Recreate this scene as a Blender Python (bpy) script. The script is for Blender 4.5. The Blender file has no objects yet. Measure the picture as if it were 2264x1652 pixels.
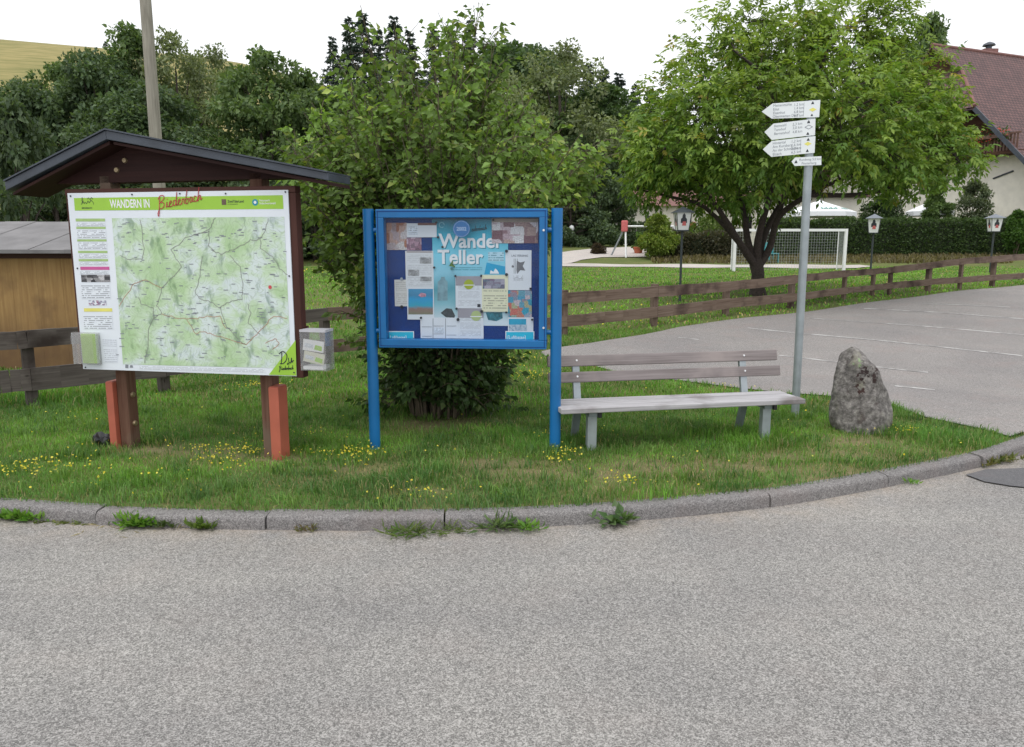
import bpy, bmesh, math, random
import numpy as np
from mathutils import Vector, Matrix, geometry as mgeo

# ------------------------------------------------------------ camera, sky, sun, exposure
S = bpy.context.scene
col = S.collection
R = math.radians
F, PITCH, EYE = 1717.0, math.atan((826 - 545) / 1717.0), 1.6
cam_d = bpy.data.cameras.new('camera'); cam = bpy.data.objects.new('camera', cam_d); col.objects.link(cam)
cam.location = (0, 0, EYE); cam.rotation_euler = (R(90) - PITCH, 0, 0)
cam_d.sensor_width = 36; cam_d.lens = F / 2264 * 36; cam_d.clip_start = .05; cam_d.clip_end = 3000
S.camera = cam

SUN_EL, SUN_AZ = 68, 205          # overcast: a broad glow high behind the camera, a little to the left
W = bpy.data.worlds.new('World'); S.world = W; W.use_nodes = True
wt = W.node_tree
bg = wt.nodes['Background']; sky = wt.nodes.new('ShaderNodeTexSky')
sky.sky_type = 'NISHITA'; sky.sun_disc = False
sky.sun_elevation = R(SUN_EL); sky.sun_rotation = R(SUN_AZ)
sky.air_density = 1.0; sky.dust_density = 6.0; sky.ozone_density = 1.0
hs = wt.nodes.new('ShaderNodeHueSaturation'); hs.inputs['Saturation'].default_value = .16   # cloud layer: nearly colourless
wt.links.new(sky.outputs[0], hs.inputs['Color'])
cm = wt.nodes.new('ShaderNodeMixRGB'); cm.inputs[0].default_value = .85; cm.inputs[2].default_value = (8.6, 8.75, 9.0, 1)   # closed white cloud deck
wt.links.new(hs.outputs[0], cm.inputs[1]); wt.links.new(cm.outputs[0], bg.inputs['Color'])
bg.inputs['Strength'].default_value = .15
sd = bpy.data.lights.new('sun', 'SUN'); sd.energy = 1.4; sd.angle = R(40); sd.color = (1, .97, .93)
sun = bpy.data.objects.new('sun', sd); col.objects.link(sun)
az = R(SUN_AZ)
sv = Vector((math.sin(az) * math.cos(R(SUN_EL)), math.cos(az) * math.cos(R(SUN_EL)), math.sin(R(SUN_EL))))
sun.rotation_euler = sv.to_track_quat('Z', 'Y').to_euler()
S.view_settings.view_transform = 'Standard'; S.view_settings.look = 'None'; S.view_settings.gamma = 1
S.view_settings.exposure = 0

# ------------------------------------------------------------ pixel helper (2264 x 1652 survey of the photograph)
FW = np.array([0, math.cos(PITCH), -math.sin(PITCH)]); UP = np.array([0, math.sin(PITCH), math.cos(PITCH)])
def ray(x, y): return FW + np.array([1., 0, 0]) * (x - 1132) / F - UP * (y - 826) / F
CAM = np.array([0, 0, EYE])
def ss(a, b, x):
    t = np.clip((np.asarray(x, float) - a) / (b - a), 0, 1); return t * t * (3 - 2 * t)
def T(x, y):                      # lie of the land
    x = np.asarray(x, float); y = np.asarray(y, float)
    z = .1 + .55 * ss(8, 20, y) + 1.0 * ss(34, 52, y)
    z = z + .02 * np.sin(x * 1.3 + .5) * np.cos(y * 1.1) * ss(4.6, 6.5, y)
    hill = ss(55, 190, y) * (46 - .085 * (np.clip(x, -300, -75) + 122) - 38 * ss(-78, 60, x))
    return z + hill
def G(x, y):                      # where the sight line of a pixel meets the land
    d = ray(x, y); d = d / d[1]; Y = 3.0
    st = .5
    while Y < 400:
        p = CAM + d * Y
        if p[2] <= T(p[0], p[1]):
            if st < .004: break
            Y -= st; st *= .25
        Y += st
    return np.array([p[0], p[1], float(T(p[0], p[1]))])
def AT(x, y, Y):
    d = ray(x, y); return CAM + d * (Y / d[1])

class Frame:                      # an upright plane: u along it, v up, n towards the viewer
    def __init__(s, o, deg):
        s.o = np.array(o, float); a = R(deg)
        s.u = np.array([math.cos(a), math.sin(a), 0]); s.v = np.array([0, 0, 1.]); s.n = np.array([math.sin(a), -math.cos(a), 0])
    def P(s, u, v, n=0): return s.o + s.u * u + s.v * v + s.n * n
    def px(s, x, y, n=0):
        d = ray(x, y); o = s.o + s.n * n
        t = ((o - CAM) @ s.n) / (d @ s.n); p = CAM + d * t - s.o
        return p @ s.u, p @ s.v

# ------------------------------------------------------------ mesh builder
class MB:
    def __init__(s): s.v = []; s.f = []; s.uv = []
    def face(s, pts, uv=None):
        b = len(s.v); s.v += [tuple(map(float, p)) for p in pts]; s.f.append(tuple(range(b, b + len(pts))))
        s.uv += [tuple(map(float, q)) for q in (uv if uv is not None else [(p[0], p[2]) for p in pts])]
    def box(s, fr, u0, u1, v0, v1, n0, n1, plain=False):
        P = lambda a, b, c: fr.P((u0, u1)[a], (v0, v1)[b], (n0, n1)[c])
        dims = (abs(u1 - u0), abs(v1 - v0), abs(n1 - n0)); L = dims.index(max(dims))
        quads = [((0,0,1),(1,0,1),(1,1,1),(0,1,1)), ((1,0,0),(0,0,0),(0,1,0),(1,1,0)), ((1,0,1),(1,0,0),(1,1,0),(1,1,1)),
                 ((0,0,0),(0,0,1),(0,1,1),(0,1,0)), ((0,1,1),(1,1,1),(1,1,0),(0,1,0)), ((0,0,0),(1,0,0),(1,0,1),(0,0,1))]
        off = random.random() * 7
        for k, q in enumerate(quads):
            uv = []
            for c in q:
                m = [c[i] * dims[i] for i in range(3)]
                if plain: uv.append((c[0], c[1]))
                else: uv.append((m[L] + off, sum(m[i] for i in range(3) if i != L) + off + k * .3))
            s.face([P(*c) for c in q], uv)
    def beam(s, p0, p1, w, h, up=(0, 0, 1)):     # w across, h along up
        p0 = np.array(p0, float); p1 = np.array(p1, float); d = p1 - p0; L = np.linalg.norm(d); d /= L
        up = np.array(up, float); sd = np.cross(d, up); sd /= np.linalg.norm(sd); up = np.cross(sd, d)
        c = [p + sd * a * w / 2 + up * b * h / 2 for p in (p0, p1) for a, b in ((-1,-1),(1,-1),(1,1),(-1,1))]
        o = random.random() * 7
        for k in range(4):
            j = (k + 1) % 4; e = (w, h)[k % 2]; v0 = o + k * .3
            s.face([c[k], c[j], c[4 + j], c[4 + k]], [(o, v0), (o, v0 + e), (o + L, v0 + e), (o + L, v0)])
        s.face([c[3], c[2], c[1], c[0]], [(o, 0), (o, w), (o + h, w), (o + h, 0)]); s.face(c[4:], [(o, 0), (o, w), (o + h, w), (o + h, 0)])
    def tube(s, pts, rad, n=8, cap=True):
        pts = [np.array(p, float) for p in pts]
        if not hasattr(rad, '__len__'): rad = [rad] * len(pts)
        b = len(s.v); ref = None; acc = 0.
        base_uv = []
        for i, p in enumerate(pts):
            t = pts[min(i + 1, len(pts) - 1)] - pts[max(i - 1, 0)]; t = t / (np.linalg.norm(t) + 1e-9)
            if ref is None: ref = np.array([0, 1., 0]) if abs(t[1]) < .9 else np.array([1., 0, 0])
            a = np.cross(t, ref); a /= np.linalg.norm(a) + 1e-9; c = np.cross(a, t); ref = c
            if i: acc += np.linalg.norm(pts[i] - pts[i - 1])
            for k in range(n):
                q = 2 * math.pi * k / n
                s.v.append(tuple(p + rad[i] * (a * math.cos(q) + c * math.sin(q)))); base_uv.append((acc, q * .1))
        m = len(pts)
        for i in range(m - 1):
            for k in range(n):
                j = (k + 1) % n; f = (i * n + k, i * n + j, (i + 1) * n + j, (i + 1) * n + k)
                s.f.append(tuple(b + x for x in f)); s.uv += [base_uv[x] for x in f]
        if cap:
            for ring in (range(n), range((m - 1) * n, m * n)):
                r = list(ring); r = r[::-1] if r[0] == 0 else r
                s.f.append(tuple(b + x for x in r)); s.uv += [base_uv[x] for x in r]
    def prism(s, fr, poly, n0, n1):              # outline (u, v) in a frame, thickness n0..n1
        A = sum(poly[i][0] * poly[(i+1) % len(poly)][1] - poly[(i+1) % len(poly)][0] * poly[i][1] for i in range(len(poly)))
        if A < 0: poly = poly[::-1]
        s.face([fr.P(u, v, n1) for u, v in poly], poly); s.face([fr.P(u, v, n0) for u, v in poly[::-1]], poly[::-1])
        for i in range(len(poly)):
            a, b = poly[i], poly[(i + 1) % len(poly)]
            s.face([fr.P(*a, n0), fr.P(*b, n0), fr.P(*b, n1), fr.P(*a, n1)], [(0, 0), (math.dist(a, b), 0), (math.dist(a, b), n1 - n0), (0, n1 - n0)])
    def rings(s, rings, cap=True):
        n = len(rings[0]); b = len(s.v)
        for r in rings: s.v += [tuple(map(float, p)) for p in r]
        for i in range(len(rings) - 1):
            for k in range(n):
                j = (k + 1) % n; s.f.append((b+i*n+k, b+i*n+j, b+(i+1)*n+j, b+(i+1)*n+k)); s.uv += [(k/n, i), ((k+1)/n, i), ((k+1)/n, i+1), (k/n, i+1)]
        if cap:
            s.f.append(tuple(b + k for k in range(n))[::-1]); s.uv += [(0, 0)] * n
            s.f.append(tuple(b + (len(rings) - 1) * n + k for k in range(n))); s.uv += [(0, 0)] * n

ORG = {}
def link(name, me, parent=None, origin=None):
    o = bpy.data.objects.new(name, me); col.objects.link(o)
    if parent is not None: o.parent = parent; ORG[o] = ORG[parent]
    else:
        ORG[o] = np.array(origin if origin is not None else (0, 0, 0), float); o.location = ORG[o]
    return o
def obj(name, mb, m, parent=None, origin=None, smooth=False, bevel=0):
    org = ORG[parent] if parent is not None else np.array(origin if origin is not None else (0, 0, 0), float)
    me = bpy.data.meshes.new(name)
    me.from_pydata([tuple(np.array(v) - org) for v in mb.v], [], mb.f)
    if mb.uv:
        l = me.uv_layers.new(name='UVMap'); l.data.foreach_set('uv', np.array(mb.uv, 'f').ravel())
    me.materials.append(m)
    if smooth: me.polygons.foreach_set('use_smooth', [True] * len(me.polygons))
    me.update()
    o = link(name, me, parent, org)
    if smooth == 2:
        md = o.modifiers.new('edges', 'EDGE_SPLIT'); md.split_angle = R(40)
    if bevel:
        bm = bmesh.new(); bm.from_mesh(me); bmesh.ops.remove_doubles(bm, verts=bm.verts, dist=1e-5); bm.to_mesh(me); bm.free()
        md = o.modifiers.new('bevel', 'BEVEL'); md.width = bevel; md.segments = 2; md.limit_method = 'ANGLE'
    return o
def tag(o, label, cat, group=None):
    o['label'] = label; o['category'] = cat
    if group: o['group'] = group
    return o
def thing(name, loc, label, cat, group=None):
    o = bpy.data.objects.new(name, None); col.objects.link(o); o.location = tuple(map(float, loc)); o.empty_display_size = .1
    ORG[o] = np.array(loc, float); return tag(o, label, cat, group)
def copy_tree(o, parent=None):
    c = o.copy(); col.objects.link(c)
    if parent is not None: c.parent = parent
    for ch in list(o.children): copy_tree(ch, c)
    return c
def structure(o, kind='structure'): o['kind'] = kind; return o

# ------------------------------------------------------------ materials
def newmat(name):
    m = bpy.data.materials.new(name); m.use_nodes = True; nt = m.node_tree
    return m, nt, nt.nodes['Principled BSDF']
def N(nt, t, ins=None, **kw):
    n = nt.nodes.new('ShaderNode' + t)
    for k, v in kw.items(): setattr(n, k, v)
    for k, v in (ins or {}).items():
        if isinstance(v, bpy.types.NodeSocket): nt.links.new(v, n.inputs[k])
        else: n.inputs[k].default_value = v
    return n
def rgba(c): return (c[0], c[1], c[2], 1)
def ramp(nt, fac, stops):
    n = N(nt, 'ValToRGB', {0: fac}); e = n.color_ramp.elements
    while len(e) < len(stops): e.new(.5)
    for i, (p, c) in enumerate(stops): e[i].position = p; e[i].color = rgba(c)
    return n.outputs[0]
def mix(nt, f, a, b, mode='MIX'):
    n = N(nt, 'MixRGB', blend_type=mode)
    for i, v in ((0, f), (1, a), (2, b)):
        if isinstance(v, bpy.types.NodeSocket): nt.links.new(v, n.inputs[i])
        else: n.inputs[i].default_value = v if i == 0 else rgba(v)
    return n.outputs[0]
def math_(nt, op, a, b=0, c=0):
    n = N(nt, 'Math', operation=op)
    for i, v in enumerate((a, b, c)):
        if isinstance(v, bpy.types.NodeSocket): nt.links.new(v, n.inputs[i])
        else: n.inputs[i].default_value = v
    return n.outputs[0]
def coords(nt, kind='Object', scale=(1, 1, 1), rot=(0, 0, 0)):
    tc = N(nt, 'TexCoord'); mp = N(nt, 'Mapping', {0: tc.outputs[kind]})
    mp.inputs['Scale'].default_value = scale; mp.inputs['Rotation'].default_value = rot
    return mp.outputs[0]
def noise(nt, vec, scale, detail=4, rough=.55):
    return N(nt, 'TexNoise', {'Vector': vec, 'Scale': scale, 'Detail': detail, 'Roughness': rough}).outputs[0]
def bump(nt, bs, h, strength, dist=.01):
    b = N(nt, 'Bump', {'Strength': strength, 'Distance': dist, 'Height': h}); nt.links.new(b.outputs[0], bs.inputs['Normal'])
def plain(name, c, rough=.5, var=.15, scale=8, metal=0, bmp=0, spec=.5):
    m, nt, b = newmat(name); v = coords(nt)
    n = noise(nt, v, scale)
    dark = tuple(x * (1 - var) for x in c); light = tuple(min(1, x * (1 + var)) for x in c)
    nt.links.new(ramp(nt, n, [(.3, dark), (.7, light)]), b.inputs['Base Color'])
    nt.links.new(math_(nt, 'MULTIPLY_ADD', n, .25, rough - .12), b.inputs['Roughness'])
    b.inputs['Metallic'].default_value = metal; b.inputs['Specular IOR Level'].default_value = spec
    if bmp: bump(nt, b, noise(nt, v, scale * 8), bmp)
    return m
def wood(name, c0, c1, rough=.8, grain=60, streak=None, bmp=.4, knots=0):
    m, nt, b = newmat(name)
    v = coords(nt, 'UV', (1.6, grain, 1)); g = noise(nt, v, 1, 5, .6)
    v2 = coords(nt, 'UV', (.8, 6, 1)); g2 = noise(nt, v2, 1.5, 3)
    f = math_(nt, 'ADD', math_(nt, 'MULTIPLY', g, .6), math_(nt, 'MULTIPLY', g2, .4))
    c = ramp(nt, f, [(.35, c0), (.65, c1)])
    if streak: c = mix(nt, ramp(nt, noise(nt, coords(nt), 2.2, 4), [(.5, (0, 0, 0)), (.68, (1, 1, 1))]), c, streak)
    if knots:
        vo = N(nt, 'TexVoronoi', {'Vector': coords(nt, 'UV', (2, 5, 1)), 'Scale': 1.6})
        k = ramp(nt, vo.outputs['Distance'], [(.03, (1, 1, 1)), (.09, (0, 0, 0))])
        c = mix(nt, math_(nt, 'MULTIPLY', k, .8), c, tuple(x * .3 for x in c0))
    nt.links.new(c, b.inputs['Base Color']); b.inputs['Roughness'].default_value = rough
    b.inputs['Specular IOR Level'].default_value = .25
    bump(nt, b, g, bmp, .003); return m
def leafmat(name, trans=.35, rough=.5):
    m, nt, b = newmat(name)
    at = N(nt, 'VertexColor', layer_name='Col')
    nt.links.new(at.outputs[0], b.inputs['Base Color']); b.inputs['Roughness'].default_value = rough
    b.inputs['Specular IOR Level'].default_value = .3
    tr = N(nt, 'BsdfTranslucent', {'Color': mix(nt, 1, at.outputs[0], (1.25, 1.3, .6), 'MULTIPLY')})
    mx = N(nt, 'MixShader', {0: trans, 1: b.outputs[0], 2: tr.outputs[0]})
    nt.links.new(mx.outputs[0], nt.nodes['Material Output'].inputs['Surface']); return m
def asphalt(name, base, speck=1.0, sand=None, tint=.4):
    m, nt, b = newmat(name); v = coords(nt)
    vo = N(nt, 'TexVoronoi', {'Vector': v, 'Scale': 230.0})
    vo2 = N(nt, 'TexVoronoi', {'Vector': v, 'Scale': 95.0})
    sp = N(nt, 'SeparateColor', {0: vo.outputs['Color']}); sp2 = N(nt, 'SeparateColor', {0: vo2.outputs['Color']})
    h = math_(nt, 'ADD', math_(nt, 'MULTIPLY', sp.outputs[0], .72), math_(nt, 'MULTIPLY', sp2.outputs[1], .28))
    lo = tuple(x * (1 - .5 * speck) for x in base); hi = tuple(min(1, x * (1 + .8 * speck)) for x in base)
    c = ramp(nt, h, [(.18, lo), (.5, base), (.9, hi)])
    big = noise(nt, v, .7, 5, .6)
    c = mix(nt, 1, c, ramp(nt, big, [(.3, (.86, .85, .86)), (.7, (1.1, 1.08, 1.06))]), 'MULTIPLY')
    red = noise(nt, v, 2.3, 5, .65)
    c = mix(nt, math_(nt, 'MULTIPLY', ramp(nt, red, [(.5, (0, 0, 0)), (.75, (1, 1, 1))]), tint), c, (base[0] * 1.18, base[1] * .98, base[2] * .93))
    st = noise(nt, coords(nt, 'Object', (1, .35, 1), (0, 0, .3)), 1.1, 6, .7)
    c = mix(nt, math_(nt, 'MULTIPLY', ramp(nt, st, [(.6, (0, 0, 0)), (.72, (1, 1, 1))]), .2), c, tuple(x * .5 for x in base))
    if sand:
        wv = N(nt, 'VectorMath', {0: v, 1: N(nt, 'VectorMath', {0: N(nt, 'TexNoise', {'Vector': v, 'Scale': 2.2, 'Detail': 5.0}).outputs['Color'], 'Scale': .5}, operation='SCALE').outputs[0]}, operation='ADD').outputs[0]
        ve = N(nt, 'TexVoronoi', {'Vector': wv, 'Scale': .42}, feature='DISTANCE_TO_EDGE').outputs['Distance']
        ck = math_(nt, 'MULTIPLY', ramp(nt, ve, [(.0015, (1, 1, 1)), (.004, (0, 0, 0))]), ramp(nt, noise(nt, v, .8, 3), [(.52, (0, 0, 0)), (.62, (1, 1, 1))]))
        c = mix(nt, math_(nt, 'MULTIPLY', ck, .3), c, tuple(x * .45 for x in base))
        tr_ = noise(nt, coords(nt, 'Object', (.12, 1, 1)), 1.3, 3)
        c = mix(nt, 1, c, ramp(nt, tr_, [(.38, (.95, .95, .95)), (.6, (1.04, 1.04, 1.03))]), 'MULTIPLY')
        sa = N(nt, 'VertexColor', layer_name='Sand').outputs[0]
        sm = math_(nt, 'MULTIPLY', sa, ramp(nt, noise(nt, v, 3.5, 6, .7), [(.35, (0, 0, 0)), (.62, (1, 1, 1))]))
        c = mix(nt, math_(nt, 'MULTIPLY', sm, .75), c, mix(nt, h, (.2, .165, .13), (.5, .43, .36)))
    nt.links.new(c, b.inputs['Base Color']); b.inputs['Roughness'].default_value = .85; b.inputs['Specular IOR Level'].default_value = .3
    bump(nt, b, h, .3 if sand is None else .5, .003); return m
# printed paper: lines of small print in UV space
def printed(name, base, ink=(.12, .12, .13), lines=24, words=9, strength=.6, mu=.1, mv=.08, top=1.0):
    m, nt, b = newmat(name); tc = N(nt, 'TexCoord'); sx = N(nt, 'SeparateXYZ', {0: tc.outputs['UV']})
    u, v = sx.outputs[0], sx.outputs[1]
    vl = math_(nt, 'MULTIPLY', v, lines); row = math_(nt, 'FLOOR', vl); fr = math_(nt, 'FRACT', vl)
    l = math_(nt, 'MULTIPLY', math_(nt, 'GREATER_THAN', fr, .3), math_(nt, 'LESS_THAN', fr, .72))
    cx = N(nt, 'CombineXYZ', {0: math_(nt, 'MULTIPLY', u, words), 1: math_(nt, 'MULTIPLY', row, 3.7)})
    w = N(nt, 'TexNoise', {'Vector': cx.outputs[0], 'Scale': 2.2, 'Detail': 2.0}).outputs[0]
    para = N(nt, 'TexNoise', {'Vector': N(nt, 'CombineXYZ', {1: math_(nt, 'MULTIPLY', row, .9)}).outputs[0], 'Scale': 1.3}).outputs[0]
    k = math_(nt, 'MULTIPLY', l, math_(nt, 'GREATER_THAN', w, .44))
    k = math_(nt, 'MULTIPLY', k, math_(nt, 'GREATER_THAN', para, .4))
    for s_, lim, op in ((u, mu, 'GREATER_THAN'), (u, 1 - mu, 'LESS_THAN'), (v, mv, 'GREATER_THAN'), (v, min(top, 1 - mv), 'LESS_THAN')):
        k = math_(nt, 'MULTIPLY', k, math_(nt, op, s_, lim))
    nt.links.new(mix(nt, math_(nt, 'MULTIPLY', k, strength), base, ink), b.inputs['Base Color']); b.inputs['Roughness'].default_value = .6
    return m
def collage(name, cols, sx, sy, seed=0, grain=6, amount=.35):
    m, nt, b = newmat(name); tc = N(nt, 'TexCoord'); mp = N(nt, 'Mapping', {0: tc.outputs['UV']})
    mp.inputs['Scale'].default_value = (sx, sy, 1); mp.inputs['Location'].default_value = (seed, seed * .7, 0)
    vo = N(nt, 'TexVoronoi', {'Vector': mp.outputs[0], 'Scale': 1.0, 'Randomness': .8}, distance='CHEBYCHEV')
    f = N(nt, 'SeparateColor', {0: vo.outputs['Color']}).outputs[0]
    c = ramp(nt, f, [(i / (len(cols) - 1) if len(cols) > 1 else 0, k) for i, k in enumerate(cols)])
    nn = noise(nt, mp.outputs[0], grain, 4, .7)
    c = mix(nt, 1, c, ramp(nt, nn, [(.35, (1 - amount,) * 3), (.65, (1 + amount,) * 3)]), 'MULTIPLY')
    nt.links.new(c, b.inputs['Base Color']); b.inputs['Roughness'].default_value = .5; return m
def gradient(name, stops, wob=.15):
    m, nt, b = newmat(name); tc = N(nt, 'TexCoord'); sx = N(nt, 'SeparateXYZ', {0: tc.outputs['UV']})
    n = noise(nt, tc.outputs['UV'], 3.5, 5)
    f = math_(nt, 'ADD', sx.outputs[1], math_(nt, 'MULTIPLY', math_(nt, 'SUBTRACT', n, .5), wob))
    nt.links.new(ramp(nt, f, stops), b.inputs['Base Color']); b.inputs['Roughness'].default_value = .45; return m

M = {}
M['asphalt'] = asphalt('road asphalt', (.24, .235, .227), .95, True, .15)
M['lot'] = asphalt('worn lot asphalt', (.235, .224, .218), .75)
M['patch'] = asphalt('dark asphalt patch', (.13, .13, .135), .5)
M['kerb'] = asphalt('kerb concrete', (.18, .174, .172), .8)
M['pathg'] = asphalt('pale gravel path', (.46, .43, .40), .3)
M['paint'] = plain('worn white paint', (.55, .54, .53), .8, .35, 6)
def groundmat():
    m, nt, b = newmat('turf and earth'); v = coords(nt)
    c = ramp(nt, noise(nt, v, 1.6, 6, .65), [(.3, (.085, .125, .035)), (.5, (.12, .155, .05)), (.72, (.22, .185, .09))])
    c = mix(nt, .5, c, ramp(nt, noise(nt, v, 60, 3), [(.3, (.06, .075, .025)), (.7, (.2, .2, .085))]))
    ba = N(nt, 'VertexColor', layer_name='Bare').outputs[0]
    c = mix(nt, math_(nt, 'MULTIPLY', ba, ramp(nt, noise(nt, v, 9, 5, .7), [(.3, (.3, .3, .3)), (.6, (1, 1, 1))])), c, mix(nt, noise(nt, v, 70, 4), (.13, .095, .06), (.34, .27, .18)))
    big = noise(nt, v, .16, 3)
    c = mix(nt, 1, c, ramp(nt, big, [(.3, (.85, .95, .8)), (.7, (1.15, 1.1, 1.1))]), 'MULTIPLY')
    nt.links.new(c, b.inputs['Base Color']); b.inputs['Roughness'].default_value = .95; b.inputs['Specular IOR Level'].default_value = .1
    bump(nt, b, noise(nt, v, 45, 4), .8, .03); return m
M['ground'] = groundmat()
def hillmat():
    m, nt, b = newmat('dry hill meadow'); v = coords(nt)
    c = ramp(nt, noise(nt, v, .06, 6, .6), [(.35, (.20, .19, .075)), (.6, (.30, .25, .11))])
    c = mix(nt, .45, c, ramp(nt, noise(nt, coords(nt, 'Object', (.3, 2, 1)), .5, 5), [(.35, (.12, .14, .05)), (.65, (.36, .30, .14))]))
    nt.links.new(c, b.inputs['Base Color']); b.inputs['Roughness'].default_value = .95; b.inputs['Specular IOR Level'].default_value = .1; return m
M['hill'] = hillmat()
M['brown'] = wood('brown stained wood', (.05, .019, .014), (.085, .034, .026), .65, 40)
M['gableshade'] = wood('stained gable wood in painted shade', (.022, .008, .007), (.042, .016, .013), .7, 40)  # brown stain darkened: shade of the roof overhang is put into the colour
M['postwood'] = wood('weathered post wood', (.10, .045, .03), (.2, .115, .08), .8, 50, (.16, .12, .09))
M['redsteel'] = plain('red primer steel', (.44, .115, .07), .6, .12, 5)
M['slate'] = plain('grey roof sheet', (.045, .055, .072), .45, .25, 6, 0, .2)
M['black'] = plain('black plastic', (.012, .013, .016), .4, .2, 10)
M['brass'] = plain('dull bolt metal', (.32, .25, .15), .4, .3, 40, .6)
M['steel'] = plain('galvanised steel', (.33, .37, .39), .5, .15, 9, .35)
M['steel_dark'] = plain('dull galvanised steel', (.23, .27, .28), .55, .2, 9, .3)
M['bolt'] = plain('bright bolt head', (.75, .75, .76), .3, .1, 20, .6)
M['blue'] = plain('blue powder coat', (.003, .135, .37), .4, .12, 3)
M['bluedark'] = plain('dark blue felt', (.003, .035, .17), .9, .2, 12)
M['white'] = plain('white plastic', (.78, .79, .8), .4, .05, 6)
M['board'] = plain('printed board white', (.72, .77, .83), .45, .04, 3)
M['signwhite'] = plain('sign white', (.74, .78, .79), .4, .05, 5)
M['green'] = plain('print lime green', (.31, .55, .05), .45, .06, 6)
M['greenpale'] = plain('print pale green', (.34, .50, .19), .5, .1, 20)
M['magenta'] = plain('print magenta', (.55, .10, .30), .5, .08, 6)
M['yellow'] = plain('print yellow', (.72, .68, .16), .5, .08, 6)
M['ink'] = plain('black ink', (.03, .035, .045), .6, .1, 6)
M['grey'] = plain('grey ink', (.22, .24, .27), .6, .1, 6)
M['red'] = plain('red ink', (.55, .07, .08), .5, .1, 6)
M['road_red'] = plain('map road red', (.42, .22, .15), .5, .2, 30)
M['road_grey'] = plain('map road grey', (.24, .25, .23), .5, .2, 30)
M['teal'] = plain('logo teal', (.02, .25, .35), .5, .1, 6)
M['fence'] = wood('weathered fence wood', (.105, .07, .052), (.22, .165, .13), .9, 45, (.055, .036, .03), .6)
M['fencegrey'] = wood('grey fence wood', (.07, .059, .053), (.15, .13, .118), .9, 45, (.04, .03, .026), .6, 1)
M['benchback'] = wood('grey brown bench slat', (.15, .128, .125), (.275, .242, .24), .75, 55, (.3, .26, .25))
M['benchseat'] = wood('silver bench slat', (.27, .26, .27), (.52, .51, .53), .7, 55, (.2, .18, .18))
M['shedwood'] = wood('honey shed wood', (.27, .155, .06), (.42, .265, .11), .7, 26, (.22, .13, .06), .2, 1)
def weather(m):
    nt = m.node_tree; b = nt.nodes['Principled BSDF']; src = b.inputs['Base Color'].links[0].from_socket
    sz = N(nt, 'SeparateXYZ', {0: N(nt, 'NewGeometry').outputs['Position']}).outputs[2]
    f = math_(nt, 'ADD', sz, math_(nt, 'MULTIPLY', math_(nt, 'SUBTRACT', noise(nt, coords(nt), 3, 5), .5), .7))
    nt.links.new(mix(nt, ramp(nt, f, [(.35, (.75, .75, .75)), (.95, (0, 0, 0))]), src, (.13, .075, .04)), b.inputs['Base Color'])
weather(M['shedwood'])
M['sheddark'] = plain('shed trim', (.06, .025, .018), .8, .2, 6)
M['shedroof'] = plain('grey shed roof', (.17, .165, .168), .7, .25, 3, 0, .3)
M['pole'] = wood('grey utility pole', (.2, .185, .155), (.34, .32, .27), .85, 30)
M['bark'] = plain('tree bark', (.055, .042, .036), .95, .45, 25, 0, 1.0)
M['stem'] = plain('shrub stem', (.12, .095, .065), .9, .3, 20, 0, .5)
M['leaf'] = leafmat('leaf')
M['needle'] = leafmat('needles', .1, .7)
M['grass'] = leafmat('grass blade', .4, .6)
M['hedgecore'] = plain('dense twigs', (.02, .03, .013), .95, .4, 12)
M['wall'] = plain('white render wall', (.8, .76, .68), .85, .08, 2, 0, .3)
M['gablewood'] = wood('dark gable boards', (.05, .026, .016), (.1, .05, .03), .8, 20)
def rooftile():
    m, nt, b = newmat('red brown roof tiles')
    br = N(nt, 'TexBrick', {'Vector': coords(nt, 'UV', (1, 1, 1)), 'Scale': 1.0, 'Mortar Size': .035, 'Brick Width': .3, 'Row Height': .28})
    br.inputs['Color1'].default_value = (.15, .08, .075, 1); br.inputs['Color2'].default_value = (.11, .06, .06, 1); br.inputs['Mortar'].default_value = (.05, .03, .03, 1)
    c = mix(nt, 1, br.outputs[0], ramp(nt, noise(nt, coords(nt, 'UV'), 1.2, 5), [(.3, (.8, .8, .82)), (.7, (1.2, 1.15, 1.15))]), 'MULTIPLY')
    nt.links.new(c, b.inputs['Base Color']); b.inputs['Roughness'].default_value = .75
    bump(nt, b, math_(nt, 'SUBTRACT', 1.0, br.outputs[1]), .6, .03); return m
M['tiles'] = rooftile()
M['tilesred'] = plain('red ridge tiles', (.19, .09, .08), .75, .3, 6)
M['darkglass'] = plain('dark window glass', (.012, .012, .016), .12, .2, 4)
M['winframe'] = plain('brown window frame', (.13, .07, .05), .6, .2, 6)
M['shutter'] = plain('grey brown shutter', (.22, .17, .14), .7, .2, 6)
M['canvas'] = plain('white parasol canvas', (.82, .84, .86), .8, .03, 4)
M['lampglass'] = plain('milk glass', (.72, .74, .74), .35, .04, 4)
M['lampdark'] = plain('dark lamp metal', (.03, .04, .045), .5, .2, 8)
M['lamproof'] = plain('grey lamp roof', (.16, .18, .21), .45, .15, 6)
M['terracotta'] = plain('terracotta', (.42, .12, .06), .8, .15, 10)
M['redpaint'] = plain('faded red plastic', (.55, .13, .13), .55, .15, 10)
M['tealplastic'] = plain('teal plastic', (.02, .25, .28), .5, .1, 8)
M['stoneplain'] = plain('stone', (.3, .29, .28), .9, .3, 10)
M['yellowpetal'] = plain('yellow petals', (.78, .6, .03), .6, .15, 3)
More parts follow.
